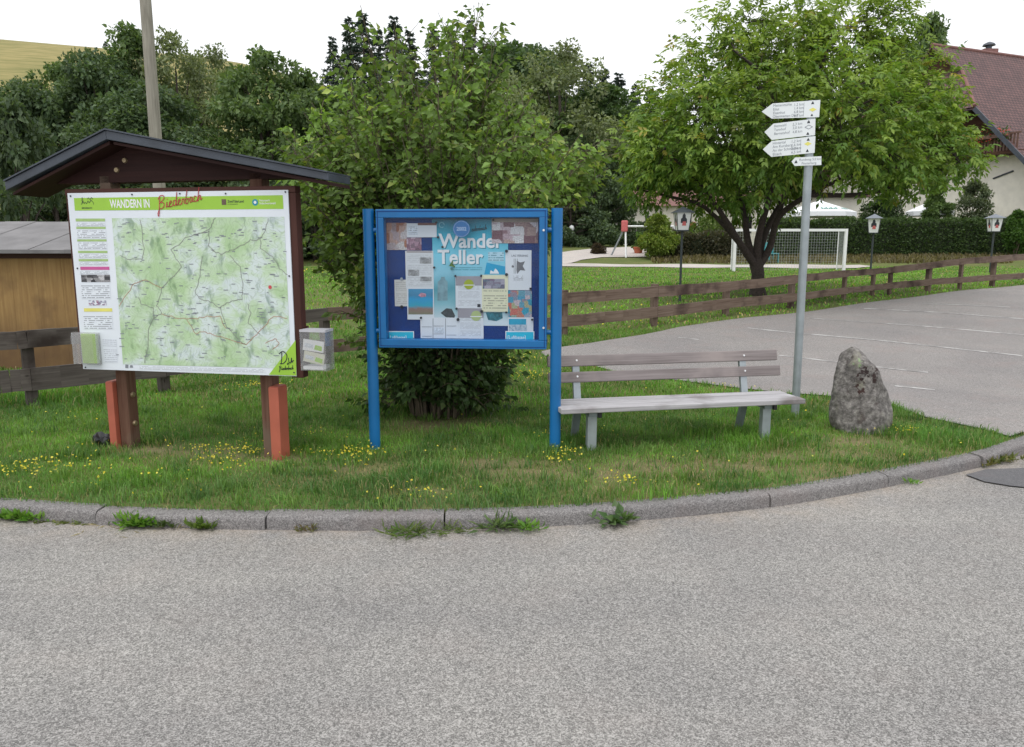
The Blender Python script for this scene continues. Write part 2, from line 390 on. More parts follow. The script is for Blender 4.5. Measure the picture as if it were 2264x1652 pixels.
def clearmat():
    m, nt, b = newmat('clear acrylic')
    tr = N(nt, 'BsdfTransparent'); gl = N(nt, 'BsdfGlossy', {'Color': (1, 1, 1, 1), 'Roughness': .06})
    df = N(nt, 'BsdfDiffuse', {'Color': (.7, .7, .72, 1)})
    lw = N(nt, 'LayerWeight', {'Blend': .25})
    m1 = N(nt, 'MixShader', {0: .12, 1: tr.outputs[0], 2: df.outputs[0]})
    m2 = N(nt, 'MixShader', {0: math_(nt, 'MULTIPLY', lw.outputs['Fresnel'], .6), 1: m1.outputs[0], 2: gl.outputs[0]})
    nt.links.new(m2.outputs[0], nt.nodes['Material Output'].inputs['Surface']); return m
M['clear'] = clearmat()
def panemat():
    m, nt, b = newmat('showcase glass')
    tr = N(nt, 'BsdfTransparent', {'Color': (.93, .95, .97, 1)}); gl = N(nt, 'BsdfGlossy', {'Color': (1, 1, 1, 1), 'Roughness': .03})
    m2 = N(nt, 'MixShader', {0: .012, 1: tr.outputs[0], 2: gl.outputs[0]})
    nt.links.new(m2.outputs[0], nt.nodes['Material Output'].inputs['Surface']); return m
M['pane'] = panemat()

# ------------------------------------------------------------ sheets of ground
def inpoly(px, py, poly):
    px = np.asarray(px); py = np.asarray(py); r = np.zeros(px.shape, bool); n = len(poly)
    for i in range(n):
        x0, y0 = poly[i]; x1, y1 = poly[(i + 1) % n]
        if y0 == y1: continue
        c = ((y0 > py) != (y1 > py)) & (px < (x1 - x0) * (py - y0) / (y1 - y0) + x0); r ^= c
    return r
def sheet(name, poly, pts, zf, m, dens=.5):
    bnd = []
    for i in range(len(poly)):
        a = np.array(poly[i], float); b = np.array(poly[(i + 1) % len(poly)], float)
        k = max(1, min(60, int(np.linalg.norm(b - a) / dens)))
        bnd += [a + (b - a) * t / k for t in range(k)]
    pts = np.array(pts) if len(pts) else np.zeros((0, 2))
    if len(pts): pts = pts[inpoly(pts[:, 0], pts[:, 1], poly)]
    al = [Vector(p) for p in bnd] + [Vector(p) for p in pts]; nb = len(bnd)
    v, e, f, *_ = mgeo.delaunay_2d_cdt(al, [(i, (i + 1) % nb) for i in range(nb)], [], 1, 1e-4)
    va = np.array([(p.x, p.y) for p in v]); z = zf(va[:, 0], va[:, 1])
    mb = MB(); mb.v = [(a, b, c) for (a, b), c in zip(va, z)]
    for t in f:
        A = [va[i] for i in t]; ar = (A[1][0]-A[0][0])*(A[2][1]-A[0][1])-(A[2][0]-A[0][0])*(A[1][1]-A[0][1])
        mb.f.append(tuple(t) if ar > 0 else tuple(t)[::-1])
    mb.uv = []
    o = obj(name, mb, m, smooth=True); return structure(o)
def grid(x0, x1, y0, y1, d): 
    X, Y = np.meshgrid(np.arange(x0, x1, d), np.arange(y0, y1, d)); return np.stack([X.ravel(), Y.ravel()], 1)
def chain(pts, n=6):              # Catmull-Rom
    P = [np.array(p, float) for p in pts]; out = []
    for i in range(len(P) - 1):
        a, b, c, d = P[max(i - 1, 0)], P[i], P[i + 1], P[min(i + 2, len(P) - 1)]
        for k in range(n):
            t = k / n; out.append(.5 * ((2*b) + (c-a)*t + (2*a-5*b+4*c-d)*t*t + (3*b-a-3*c+d)*t**3))
    return out + [P[-1]]
KERB = [(-40, 9), (-16, 6.6), (-8, 5.4), (-5, 4.8), (-2.93, 4.40), (-1.9, 4.262), (-.76, 4.216), (.31, 4.30), (1.35, 4.545), (2.1, 4.83), (3.33, 5.44), (3.88, 5.8), (5.4, 6.9), (9, 9.2), (16, 12.5), (40, 20)]
kl = chain(KERB, 8)
KW = .125
def offs(pl, d):
    out = []
    for i, p in enumerate(pl):
        t = pl[min(i+1, len(pl)-1)] - pl[max(i-1, 0)]; t = t / np.linalg.norm(t); out.append(p + np.array([-t[1], t[0]]) * d)
    return out
kin = offs(kl, KW)
road_poly = [(-40, -30), (40, -30)] + [tuple(p) for p in offs(kl, .4)[::-1]]
ro_ = sheet('road', road_poly, np.concatenate([grid(-8, 8, -2, 3.3, .6), grid(-6.5, 6.5, 3.35, 7.2, .11)]), lambda x, y: 0 * x - .0 + .004 * np.sin(x * .9) * np.cos(y * .8), M['asphalt'], 2)
va = np.zeros(len(ro_.data.vertices) * 3); ro_.data.vertices.foreach_get('co', va); va = va.reshape(-1, 3)
kd = np.interp(va[:, 0], np.array(kl)[:, 0], np.array(kl)[:, 1]) - va[:, 1]; sd_ = np.ones((len(va), 4)); sd_[:, :3] = np.clip(np.exp(-np.maximum(kd, 0) / .17), 0, 1)[:, None]
ro_.data.color_attributes.new('Sand', 'FLOAT_COLOR', 'POINT').data.foreach_set('color', sd_.ravel())
# land: fine near, coarse far, up to the hills
gp = [tuple(p) for p in offs(kl, KW - .03)] + [(420, 30), (420, 420), (-420, 420), (-420, 30), (-60, 11)]
near = grid(-14, 30, 4, 24, .45); far = grid(-60, 70, 24, 60, 2.0); vfar = grid(-400, 400, 62, 418, 9)
ground_ = sheet('ground', gp, np.concatenate([near, grid(-4.6, 5, 4.3, 7.3, .13), far, vfar]), lambda x, y: T(x, y) - .004 - .024 * (y < 13) * np.exp(-np.maximum(0, y - np.interp(x, np.array(kl)[:, 0], np.array(kl)[:, 1]) - .095) / .05), M['ground'], 4)
def clip_hill(): return grid(-395, 200, 58, 415, 8)
hp = [(-395, 64), (-40, 64), (-16, 70), (0, 80), (60, 120), (200, 160), (200, 415), (-395, 415)]
sheet('hill_meadow', hp, clip_hill(), lambda x, y: T(x, y) + .25, M['hill'], 8)
# kerb with joints
def kerb():
    mb = MB(); acc = 0; seg = .0; last = None
    L = [0]
    for i in range(1, len(kl)): L.append(L[-1] + np.linalg.norm(kl[i] - kl[i-1]))
    L = np.array(L); kx = np.array(kl)
    def pt(s):
        x = np.interp(s, L, kx[:, 0]); y = np.interp(s, L, kx[:, 1]); e = .02
        t = np.array([np.interp(s+e, L, kx[:, 0]) - np.interp(s-e, L, kx[:, 0]), np.interp(s+e, L, kx[:, 1]) - np.interp(s-e, L, kx[:, 1])]); t /= np.linalg.norm(t)
        return np.array([x, y]), np.array([-t[1], t[0]])
    s0 = np.interp(-2.42, kx[:, 0], L); step = 1.02
    ks = [s0 + step * k for k in range(-12, 14)]
    rr = random.Random(3)
    prof = [(0, -.08), (0.006, .055), (.014, .072), (.03, .08), (KW - .012, .087), (KW, .08), (KW, -.08)]
    for a, b in zip(ks[:-1], ks[1:]):
        dz = rr.uniform(-.008, .006); dn = rr.uniform(-.01, .008); R_ = []
        for s in np.linspace(a + .005, b - .005, 6):
            p, n = pt(s); R_.append([(p[0] + n[0] * (o + dn), p[1] + n[1] * (o + dn), z + dz) for o, z in prof])
        mb.rings(R_)
    return structure(obj('kerb', mb, M['kerb'], smooth=2))
kerb()

PX = lambda l: [tuple(G(*p)[:2]) for p in l]
lot_near = PX([(2233, 966), (2171, 949), (2046, 923), (1960, 893), (1830, 876), (1720, 868), (1612, 856), (1504, 842), (1361, 823), (1290, 803), (1200, 786)])
lot_far = PX([(1196, 778), (1240, 768), (1300, 760), (1420, 741), (1500, 724), (1640, 704), (1800, 688), (2000, 660), (2233, 634)])
lot_poly = lot_near + lot_far + [(38, 36), (40, 20.6)] + [tuple(p) for p in kin[::-1] if 4.3 < p[0] < 40]
sheet('parking_lot', lot_poly, grid(0, 40, 6, 36, .45), lambda x, y: T(x, y) + .006, M['lot'], .35)
def strip(mb, px, w, dz):
    P = [G(*p) for p in px]
    for a, b in zip(P[:-1], P[1:]):
        k = max(1, int(np.linalg.norm(b - a) / .3))
        for i in range(k):
            p, q = a + (b - a) * i / k, a + (b - a) * (i + 1) / k; d = (b - a)[:2]; d = d / np.linalg.norm(d); n = np.array([-d[1], d[0]]) * w / 2
            mb.face([(c[0] + s * n[0], c[1] + s * n[1], float(T(c[0] + s * n[0], c[1] + s * n[1])) + dz) for c, s in ((p, -1), (q, -1), (q, 1), (p, 1))])
mb = MB()
for l in ([(1785, 704), (2233, 739), (2330, 747)], [(1652, 726), (2111, 772), (2260, 788)], [(1910, 683), (2233, 704), (2330, 710)], [(2040, 673), (2233, 680)], [(1723, 787), (1842, 801), (1963, 816), (2052, 825)], [(2194, 644), (2260, 645)], [(1978, 855), (2067, 864)], [(1500, 747), (1545, 752)]):
    strip(mb, l, .07, .0095)
def worn():
    m, nt, b = newmat('worn line paint'); v = coords(nt)
    f = ramp(nt, noise(nt, v, 5, 6, .7), [(.42, (0, 0, 0)), (.62, (1, 1, 1))])
    nt.links.new(mix(nt, math_(nt, 'MULTIPLY', f, .8), (.23, .22, .215), (.58, .57, .56)), b.inputs['Base Color']); b.inputs['Roughness'].default_value = .8; return m
structure(obj('parking_lines', mb, worn()))
sheet('road_patch', [tuple(AT(*p, 1)[:2] * 0 + (CAM + ray(*p) * (-EYE / ray(*p)[2]))[:2]) for p in [(2135, 1052), (2180, 1040), (2300, 1036), (2320, 1085), (2235, 1077), (2175, 1067)]], [], lambda x, y: 0 * x + .009, M['patch'], .1)
path_a = PX([(1236, 590), (1500, 593), (1895, 594), (1930, 590), (1900, 587), (1500, 585), (1236, 584)])
sheet('path', path_a, grid(0, 40, 25, 50, .8), lambda x, y: T(x, y) + .03, M['pathg'], .6)
path_b = PX([(1225, 586), (1262, 583), (1285, 576), (1330, 570), (1450, 569), (1452, 551), (1390, 547), (1340, 549), (1300, 552), (1262, 556), (1225, 562)])
sheet('courtyard_path', path_b, grid(0, 20, 25, 60, .8), lambda x, y: T(x, y) + .035, M['pathg'], .6)

# ------------------------------------------------------------ lettering
def text(s, size, fr, u, v, n, m, parent, name='lettering', bold=0, sx=1.0, align='LEFT', shear=0, slope=0):
    cu = bpy.data.curves.new('lettering', 'FONT'); cu.body = s; cu.size = size; cu.align_x = align; cu.offset = bold; cu.shear = shear; cu.resolution_u = 3
    t = bpy.data.objects.new('lettering_source', cu); me = t.to_mesh()
    mb = MB(); P = []
    for q in me.vertices:
        x, y = q.co.x * sx, q.co.y
        P.append(tuple(fr.P(u + x, v + y + slope * x, n)))
    mb.v = P; mb.f = [tuple(p.vertices) for p in me.polygons]
    t.to_mesh_clear(); bpy.data.objects.remove(t); bpy.data.curves.remove(cu)
    mb.uv = []
    return obj(name, mb, m, parent)
def stroke(mb, fr, pts, r, n):
    P = [fr.P(u, v, n) for u, v in pts]; N_ = fr.n * .0006
    for a, b in zip(P[:-1], P[1:]):
        d = b - a; L = np.linalg.norm(d)
        if L < 1e-6: continue
        d /= L; s = np.cross(fr.n, d) * r; e = d * r * .5
        mb.face([a - e - s + N_, b + e - s + N_, b + e + s + N_, a - e + s + N_])
HAND = {  # handwriting strokes, x-height 1
 'B': (1.5, [[(.35, 2.1), (.25, 1.2), (.05, -.6), (-.1, -1.2), (-.2, -.7), (.2, 0)], [(0, 1.7), (.5, 2.2), (1.1, 2.1), (1.15, 1.6), (.4, 1.05), (1.0, .95), (1.1, .4), (.6, 0), (.15, .15)]]),
 'i': (.5, [[(0, 0), (.22, .9), (.2, .2), (.5, .1)], [(.27, 1.35), (.3, 1.45)]]),
 'e': (.8, [[(0, .1), (.3, .55), (.6, .8), (.4, 1), (.15, .6), (.2, .1), (.5, 0), (.8, .3)]]),
 'd': (.95, [[(.65, .85), (.3, .95), (.08, .45), (.25, .03), (.6, .4), (.95, 2.2), (.7, .3), (.8, .02), (1, .2)]]),
 'r': (.65, [[(0, 0), (.2, .9), (.35, .75), (.55, .85), (.45, .2), (.7, .1)]]),
 'b': (.85, [[(.1, .4), (.55, 2.2), (.3, 1.2), (.15, .1), (.5, 0), (.65, .5), (.4, .8), (.85, .7)]]),
 'a': (.85, [[(.6, .8), (.25, .9), (.08, .4), (.25, .02), (.6, .75), (.6, .1), (.9, .15)]]),
 'c': (.7, [[(.55, .8), (.25, .95), (.05, .45), (.25, 0), (.7, .25)]]),
 'h': (.95, [[(0, 0), (.5, 2.2), (.3, 1.4), (.12, 0), (.4, .8), (.65, .85), (.62, .15), (.95, .35)]]),
 'D': (1.5, [[(.3, 1.9), (.25, .9), (.1, 0)], [(-.2, 1.7), (.5, 2.1), (1.2, 1.5), (1.1, .6), (.5, 0), (-.1, -.05)]]),
 'u': (.9, [[(0, .9), (.1, .15), (.4, .1), (.6, .9), (.6, .15), (.95, .5)]]),
 'n': (.9, [[(0, 0), (.1, .9), (.12, .5), (.4, .95), (.55, .7), (.58, .1), (.9, .3)]]),
}
def hand(mb, fr, word, u, v, s, r, n, slope=0.0):
    x = 0
    for ch in word:
        w, st = HAND[ch]
        for l in st:
            pts = chain([(a, b) for a, b in l], 5) if len(l) > 2 else [np.array(p) for p in l]
            stroke(mb, fr, [(u + (x + p[0]) * s, v + p[1] * s + slope * (x + p[0]) * s) for p in pts], r, n)
        x += w
def quad(mb, fr, c, n):           # printed patch, corners (u, v) from lower left round
    mb.face([fr.P(*p, n) for p in c], [(0, 0), (1, 0), (1, 1), (0, 1)])

# ------------------------------------------------------------ hiking map board with its little roof
BF = Frame((-2.315, 5.58, 0), -11.2)
Z2 = lambda a, b: (a * .33784, b * .33784 + 367.14)
PB = lambda a, b, n=.1: BF.px(*Z2(a, b), n)
t = thing('map_board', BF.P(0, .1), 'large white hiking map board on two brown posts under a dark gabled roof', 'map board')
for u0, u1, n1 in ((-.652, -.565, .0), (.52, .612, .0)):
    mb = MB(); mb.box(BF, u0, u1, .05, 2.1, n1 - .11, n1); p = obj('post', mb, M['postwood'], t, bevel=.006)
    for v in (.5, .28):
        mb = MB(); c = BF.P(u1, v, n1 - .055); mb.tube([c, c + BF.u * .016], [.022, .018], 10); obj('bolt', mb, M['brass'], p, smooth=2)
for u0, u1, n0, n1, v1 in ((-.712, -.654, -.08, .04, .605), (.614, .69, -.07, .06, .615)):
    mb = MB(); mb.box(BF, u0, u1, .06, v1, n0, n1); mb.box(BF, u0 + .005, u1 - .005, v1, v1 + .006, n0 + .005, n1 - .005)
    obj('steel_bracket', mb, M['redsteel'], t, bevel=.004)
mb = MB(); mb.box(BF, -.858, .906, 1.955, 2.0, .02, .1); mb.box(BF, -.858, -.80, .722, 1.954, .02, .093); mb.box(BF, .82, .906, .70, 1.954, .02, .098); mb.box(BF, -.799, .819, .73, .79, .02, .088)
obj('frame', mb, M['brown'], t, bevel=.004)
PU0, PU1, PV0, PV1 = -.83, .858, .712, 1.972
mb = MB(); mb.box(BF, PU0, PU1, PV0, PV1, .1, .108, plain=True); panel = obj('panel', mb, M['board'], t)
PN = .1095
def mapmat():
    m, nt, b = newmat('printed hiking map'); v = coords(nt, 'UV')
    wob = N(nt, 'TexNoise', {'Vector': v, 'Scale': 4.0, 'Detail': 4.0})
    vv = N(nt, 'VectorMath', {0: v, 1: N(nt, 'VectorMath', {0: wob.outputs['Color'], 'Scale': .12}, operation='SCALE').outputs[0]}, operation='ADD').outputs[0]
    f = noise(nt, vv, 4.6, 5, .62)
    c = ramp(nt, f, [(.40, (.60, .69, .69)), (.49, (.50, .64, .46)), (.6, (.40, .57, .32))])
    mp = N(nt, 'Mapping', {0: vv}); mp.inputs['Rotation'].default_value = (0, 0, R(-32)); mp.inputs['Scale'].default_value = (9, 3, 1)
    r_ = noise(nt, mp.outputs[0], 1.9, 6, .62)
    c = mix(nt, 1, c, ramp(nt, r_, [(.34, (.52, .58, .54)), (.45, (1, 1, 1)), (.66, (1.05, 1.05, 1.02))]), 'MULTIPLY')
    town = noise(nt, v, 5.5, 3)
    c = mix(nt, math_(nt, 'MULTIPLY', ramp(nt, town, [(.62, (0, 0, 0)), (.75, (1, 1, 1))]), .6), c, (.5, .55, .68))
    cl = N(nt, 'TexNoise', {'Vector': vv, 'Scale': 7.0, 'Detail': 2.0}).outputs[0]
    k = math_(nt, 'FRACT', math_(nt, 'MULTIPLY', cl, 16))
    c = mix(nt, math_(nt, 'MULTIPLY', math_(nt, 'LESS_THAN', k, .2), .32), c, (.25, .34, .2))
    nt.links.new(c, b.inputs['Base Color']); b.inputs['Roughness'].default_value = .4; return m
q4 = lambda *z: [PB(*k, PN) for k in z]
mb = MB(); quad(mb, BF, q4((805, 1298), (1905, 1325), (1860, 332), (732, 342)), PN); obj('map_print', mb, mapmat(), panel)
mb = MB(); quad(mb, BF, q4((490, 292), (1855, 281), (1850, 191), (483, 210)), PN); obj('title_band', mb, M['green'], panel)
mb = MB(); quad(mb, BF, q4((1760, 1366), (1941, 1372), (1935, 1140), (1935, 1140)), PN + .002); obj('green_corner', mb, M['green'], panel)
rg = random.Random(5)
RD = [[(1405, 342), (1380, 400), (1300, 440), (1215, 470), (1120, 550), (1185, 660), (1165, 700), (1060, 800), (1055, 850), (1025, 910), (1060, 960), (1010, 1000), (970, 1060), (975, 1150), (950, 1290)],
      [(1755, 345), (1740, 420), (1700, 480), (1705, 540), (1780, 590), (1835, 670), (1878, 710)], [(1700, 480), (1640, 490), (1590, 520), (1510, 555), (1450, 580), (1400, 560), (1370, 520), (1375, 430), (1300, 440)],
      [(1505, 590), (1570, 660), (1590, 800), (1580, 870), (1500, 890), (1440, 930), (1480, 1050), (1580, 1150), (1610, 1170)], [(1320, 600), (1310, 720), (1280, 820), (1300, 870), (1380, 885), (1440, 930)],
      [(780, 920), (820, 850), (880, 770), (950, 740), (1055, 800)], [(1060, 960), (1150, 990), (1250, 1000), (1330, 985), (1440, 980), (1480, 1060)], [(1880, 1000), (1790, 985), (1740, 1040), (1680, 1100), (1610, 1170), (1500, 1140), (1400, 1100), (1320, 1080), (1280, 1100), (1230, 1010)],
      [(905, 860), (920, 900), (1000, 930), (1010, 1000)], [(1620, 900), (1640, 960), (1620, 1020), (1700, 1100)], [(790, 590), (850, 610), (930, 600), (940, 540), (915, 350)], [(1740, 1160), (1800, 1130), (1830, 1160), (1780, 1200)]]
mg = MB(); mr = MB()
for i, l in enumerate(RD):
    l = [PB(a + rg.uniform(-4, 4), b + rg.uniform(-4, 4), PN) for a, b in l]
    l2 = []
    for a, b in zip(l[:-1], l[1:]):
        for k in range(4):
            s = k / 4; l2.append((a[0] + (b[0] - a[0]) * s + rg.uniform(-.006, .006), a[1] + (b[1] - a[1]) * s + rg.uniform(-.006, .006)))
    stroke(mr if i in (5, 6, 7, 11) else mg, BF, l2 + [l[-1]], .002, PN + .0006)
obj('map_roads', mg, M['road_grey'], panel); obj('map_roads', mr, M['road_red'], panel)
mb = MB()
for k in range(230):
    a, b = rg.uniform(760, 1860), rg.uniform(360, 1290); u, v = PB(a, b, PN); w = rg.uniform(.012, .04)
    quad(mb, BF, [(u, v), (u + w, v), (u + w, v + .0055), (u, v + .0055)], PN + .0012)
obj('place_names', mb, M['grey'], panel)['kind'] = 'stuff'
mb = MB(); u, v = PB(1768, 793, PN)
mb.face([BF.P(u + .013 * math.cos(a), v + .013 * math.sin(a), PN + .002) for a in np.linspace(0, 2 * math.pi, 17)[:-1]]); obj('position_dot', mb, M['red'], panel)
u, v = PB(722, 270, PN); text('WANDERN IN', .08, BF, u, v - .004, PN + .001, M['white'], panel, 'title_lettering', .002, .61)
mb = MB(); u, v = PB(1040, 283, PN); hand(mb, BF, 'Biederbach', u, v, .0395, .0028, PN + .003, .17); obj('handwritten_title', mb, M['red'], panel)
mb = MB(); u, v = PB(1838, 1292, PN); hand(mb, BF, 'Du', u, v, .04, .003, PN + .003, .06); u, v = PB(1880, 1300, PN); hand(mb, BF, 'in', u, v, .012, .0015, PN + .003, .06)
u, v = PB(1830, 1335, PN); hand(mb, BF, 'Biederbach', u, v, .0125, .0017, PN + .003, .08); obj('handwritten_slogan', mb, M['ink'], panel)
u, v = PB(1490, 240, PN); text('ZweiTälerLand', .024, BF, u, v, PN + .001, M['ink'], panel, 'logo_lettering', .0004, .82)
u, v = PB(1490, 254, PN); text('im Schwarzwald', .013, BF, u, v, PN + .001, M['ink'], panel, 'logo_lettering', 0, .9)
u, v = PB(1698, 232, PN); text('Naturpark', .02, BF, u, v, PN + .001, M['white'], panel, 'logo_lettering', .0002, .9)
u, v = PB(1698, 251, PN); text('Südschwarzwald', .02, BF, u, v, PN + .001, M['white'], panel, 'logo_lettering', .0002, .9)
mb = MB(); u, v = PB(1452, 255, PN); quad(mb, BF, [(u, v), (u + .034, v), (u + .034, v + .038), (u, v + .038)], PN + .001); obj('square_logo', mb, M['fence'], panel)
mb = MB(); u, v = PB(1670, 238, PN)
mb.face([BF.P(u + .022 * math.cos(a), v + .022 * math.sin(a), PN + .001) for a in np.linspace(0, 2 * math.pi, 19)[:-1]])
ro = obj('round_logo', mb, M['teal'], panel)
mb = MB(); mb.face([BF.P(u + .011 * math.cos(a), v + .011 * math.sin(a), PN + .002) for a in np.linspace(0, 2 * math.pi, 7)[:-1]]); obj('logo_hexagon', mb, M['white'], ro)
mb = MB(); u, v = PB(536, 276, PN)
stroke(mb, BF, [(u + x * .1, v + y * .1) for x, y in [(0, .25), (.12, .5), (.22, .3), (.3, .42), (.42, .3), (.55, .5), (.62, .35), (.8, .55), (.95, .4), (.98, .25)]], .0016, PN + .001)
stroke(mb, BF, [(u + x * .1, v + y * .1) for x, y in [(.05, .5), (.1, .75), (.15, .5), (.05, .3)]], .0014, PN + .001)
stroke(mb, BF, [(u + x * .1, v + y * .1) for x, y in [(.5, .62), (.6, .72), (.72, .58), (.86, .74), (.95, .6)]], .0014, PN + .001)
obj('landscape_logo', mb, M['ink'], panel)
u, v = PB(536, 280, PN); text('BIEDERBACH', .014, BF, u, v, PN + .001, M['ink'], panel, 'logo_lettering', .0003, 1.02)
# left column of the panel
def band(y0, y1, m, name, x=0, x0=None, x1=None):
    mb = MB(); s = .1185 * 0; f = lambda a, y: PB(a + (y - 350) * .0735, y, PN)
    quad(mb, BF, [f(x0 or 495, y1), f(x1 or 687, y1), f(x1 or 687, y0), f(x0 or 495, y0)], PN); return obj(name, mb, m, panel)
for y0, y1 in ((344, 363), (398, 412), (480, 494), (555, 570), (609, 624)): band(y0, y1, M['greenpale'], 'green_bar')
b_ = band(659, 680, M['magenta'], 'magenta_bar', x0=502, x1=692); band(931, 953, M['yellow'], 'yellow_bar', x0=506, x1=690)
M['smalltext'] = printed('small print', (.72, .77, .83), (.13, .14, .17), 5, 6, .75, .02, .02)
M['smalltext2'] = printed('small print rows', (.72, .77, .83), (.13, .14, .17), 8, 6, .75, .02, .02)
M['smalltable'] = printed('small table print', (.70, .75, .82), (.3, .32, .38), 12, 14, .6, .02, .02)
for y0, y1, m in ((372, 394, 'smalltext'), (420, 474, 'smalltext'), (500, 545, 'smalltext'), (578, 602, 'smalltext'), (630, 648, 'smalltext'), (686, 708, 'smalltext'), (766, 868, 'smalltext2'), (968, 1068, 'smalltext2')):
    band(y0, y1, M[m], 'text_block')
band(712, 760, collage('black and white photo', [(.02, .02, .025), (.1, .1, .11), (.5, .5, .52), (.03, .03, .035), (.25, .25, .26)], 5, 2, 3, 9, .6), 'photo_strip', x0=503, x1=692)
band(880, 912, collage('tiny transport marks', [(.72, .77, .83), (.72, .77, .83), (.3, .12, .2), (.2, .2, .3), (.72, .77, .83)], 9, 3, 2, 3, .1), 'logo_row', x0=540, x1=655)
mb = MB(); quad(mb, BF, q4((685, 1285), (770, 1287), (762, 1135), (668, 1132)), PN); obj('table_print', mb, M['smalltable'], panel)
mb = MB(); quad(mb, BF, q4((905, 1330), (1740, 1352), (1738, 1330), (905, 1308)), PN); obj('imprint', mb, printed('imprint', (.72, .77, .83), (.25, .27, .3), 3, 26, .6, .01, .02), panel)
mb = MB(); quad(mb, BF, q4((820, 1322), (840, 1323), (840, 1300), (820, 1299)), PN); quad(mb, BF, q4((848, 1320), (872, 1320), (866, 1304), (852, 1304)), PN); obj('imprint_logo', mb, M['grey'], panel)
for a, b in ((462, 197), (864, 187), (1177, 181), (1477, 181), (1868, 170), (507, 670), (1893, 720), (1925, 1352), (560, 1318)):
    mb = MB(); c = BF.P(*PB(a, b, PN), PN); mb.tube([c, c + BF.n * .003], .006, 8); obj('screw', mb, M['ink'], panel)
# roof: short steep side left, long flat side right
AP = (-.41, 2.378)
mb = MB(); mb.prism(BF, [(-1.22, 2.045), (-.41, 2.33), (1.06, 2.062), (.9, 2.058)], -.04, .0); g0_ = obj('gable_board', mb, M['gableshade'], t)
mb = MB(); mb.prism(BF, [(-1.22, 2.045), (-.41, 2.33), (1.06, 2.062), (.9, 2.058)], -.12, -.09); obj('gable_board', mb, M['brown'], t)
for u, v in ((-.43, 2.2), (-.5, 2.135), (.62, 2.13)):
    mb = MB(); c = BF.P(u, v, .0); mb.tube([c, c + BF.n * .012], [.02, .016], 10); obj('bolt', mb, M['brass'], g0_, smooth=2)
for pts in ([(-1.25, 2.05), (-.41, 2.378), (-.41, 2.318), (-1.25, 1.99)], [(-.41, 2.378), (1.19, 2.068), (1.19, 2.02), (-.41, 2.318)]):
    mb = MB(); mb.prism(BF, pts, -.16, .2); rf = obj('roof_slope', mb, M['slate'], t, bevel=.004)
    mb = MB(); (a, b) = (pts[0], pts[1]); mb.prism(BF, [(a[0], a[1] + .002), (b[0], b[1] + .002), (b[0], b[1] + .012), (a[0], a[1] + .012)], -.17, .212); obj('roof_edge', mb, M['slate'], rf)
    mb = MB(); a, b, c, d = pts; e = .03
    mb.prism(BF, [(d[0] + e, d[1] - .012), (c[0], c[1] - .006), (c[0], c[1] - .03), (d[0] + e, d[1] - .03)], -.15, .17); obj('roof_boarding', mb, M['gableshade'], rf)
# leaflet boxes on the board
def open_box(fr, u0, u1, v0, v1, n0, n1, m, t_=.004, parent=None, name='clear_box', front=1):
    mb = MB(); mb.box(fr, u0, u1, v0, v1, n0, n0 + t_); mb.box(fr, u0, u0 + t_, v0, v0 + (v1 - v0) * front, n0 + t_, n1); mb.box(fr, u1 - t_, u1, v0, v0 + (v1 - v0) * front, n0 + t_, n1)
    mb.box(fr, u0 + t_, u1 - t_, v0, v0 + t_, n0 + t_, n1); mb.box(fr, u0 + t_, u1 - t_, v0 + t_, v0 + (v1 - v0) * front, n1 - t_, n1); return obj(name, mb, m, parent, bevel=0)
t = thing('leaflet_box', BF.P(-.77, .76, .11), 'small clear leaflet box on the lower left corner of the map board', 'leaflet box')
open_box(BF, -.865, -.665, .755, .985, .109, .155, M['clear'], parent=t)
mb = MB(); mb.box(BF, -.885, -.866, .90, .96, .11, .14); obj('side_clip', mb, M['clear'], t)
t = thing('leaflet', BF.P(-.73, .76, .12), 'lime green folded leaflet standing in the small clear box', 'leaflet')
mb = MB(); mb.box(BF, -.80, -.675, .761, .975, .116, .14, plain=True); l_ = obj('cover', mb, plain('leaflet cover green', (.36, .53, .16), .5, .1, 20), t)
mb = MB(); mb.box(BF, -.704, -.676, .762, .974, .1405, .1415); obj('cover_stripe', mb, M['green'], l_)
hb0, hb1 = BF.px(656, 728, .14), BF.px(716, 822, .14)
U0, U1, V0, V1 = .915, 1.105, hb1[1] + .005, hb0[1]
t = thing('leaflet_box', BF.P(U0, V0, .1), 'larger clear leaflet box fixed to the right edge of the map board', 'leaflet box')
open_box(BF, U0, U1, V0, V1 - .02, .02, .15, M['clear'], .005, t); mb = MB(); mb.box(BF, U0 - .008, U0 - .001, V0 - .02, V1 + .01, .0, .03); obj('bracket', mb, M['brown'], t)
mb = MB(); mb.box(BF, U0, U1, V1 - .018, V1 - .002, .021, .15); obj('lid', mb, plain('cloudy lid', (.5, .5, .54), .3, .1, 6), t)
def tilted(name, u, v, w, h, n, deg, m, label, under=.006):
    a = R(deg); fr = Frame(BF.P(u, v, n), -11.2); c, s = math.cos(a), math.sin(a)
    fr.u, fr.v = fr.u * c + fr.v * s, fr.v * c - fr.u * s
    tt = thing(name, fr.o, label, 'leaflet'); mb = MB(); mb.box(fr, 0, w, 0, h, -under, 0, plain=True); o = obj('sheet', mb, m, tt)
    mb = MB(); quad(mb, fr, [(w * .55, h * .2), (w * .93, h * .12), (w * .93, h * .55), (w * .6, h * .62)], .001); obj('green_print', mb, M['green'], o)
    mb = MB(); quad(mb, fr, [(w * .08, h * .3), (w * .5, h * .25), (w * .5, h * .62), (w * .08, h * .67)], .001); obj('text_print', mb, M['smalltext'], o); return tt
hh = V1 - V0
tilted('leaflet', U0 + .012, V0 + hh * .50, .15, hh * .27, .135, -7, M['white'], 'upper white and green leaflet tilted inside the larger clear box')
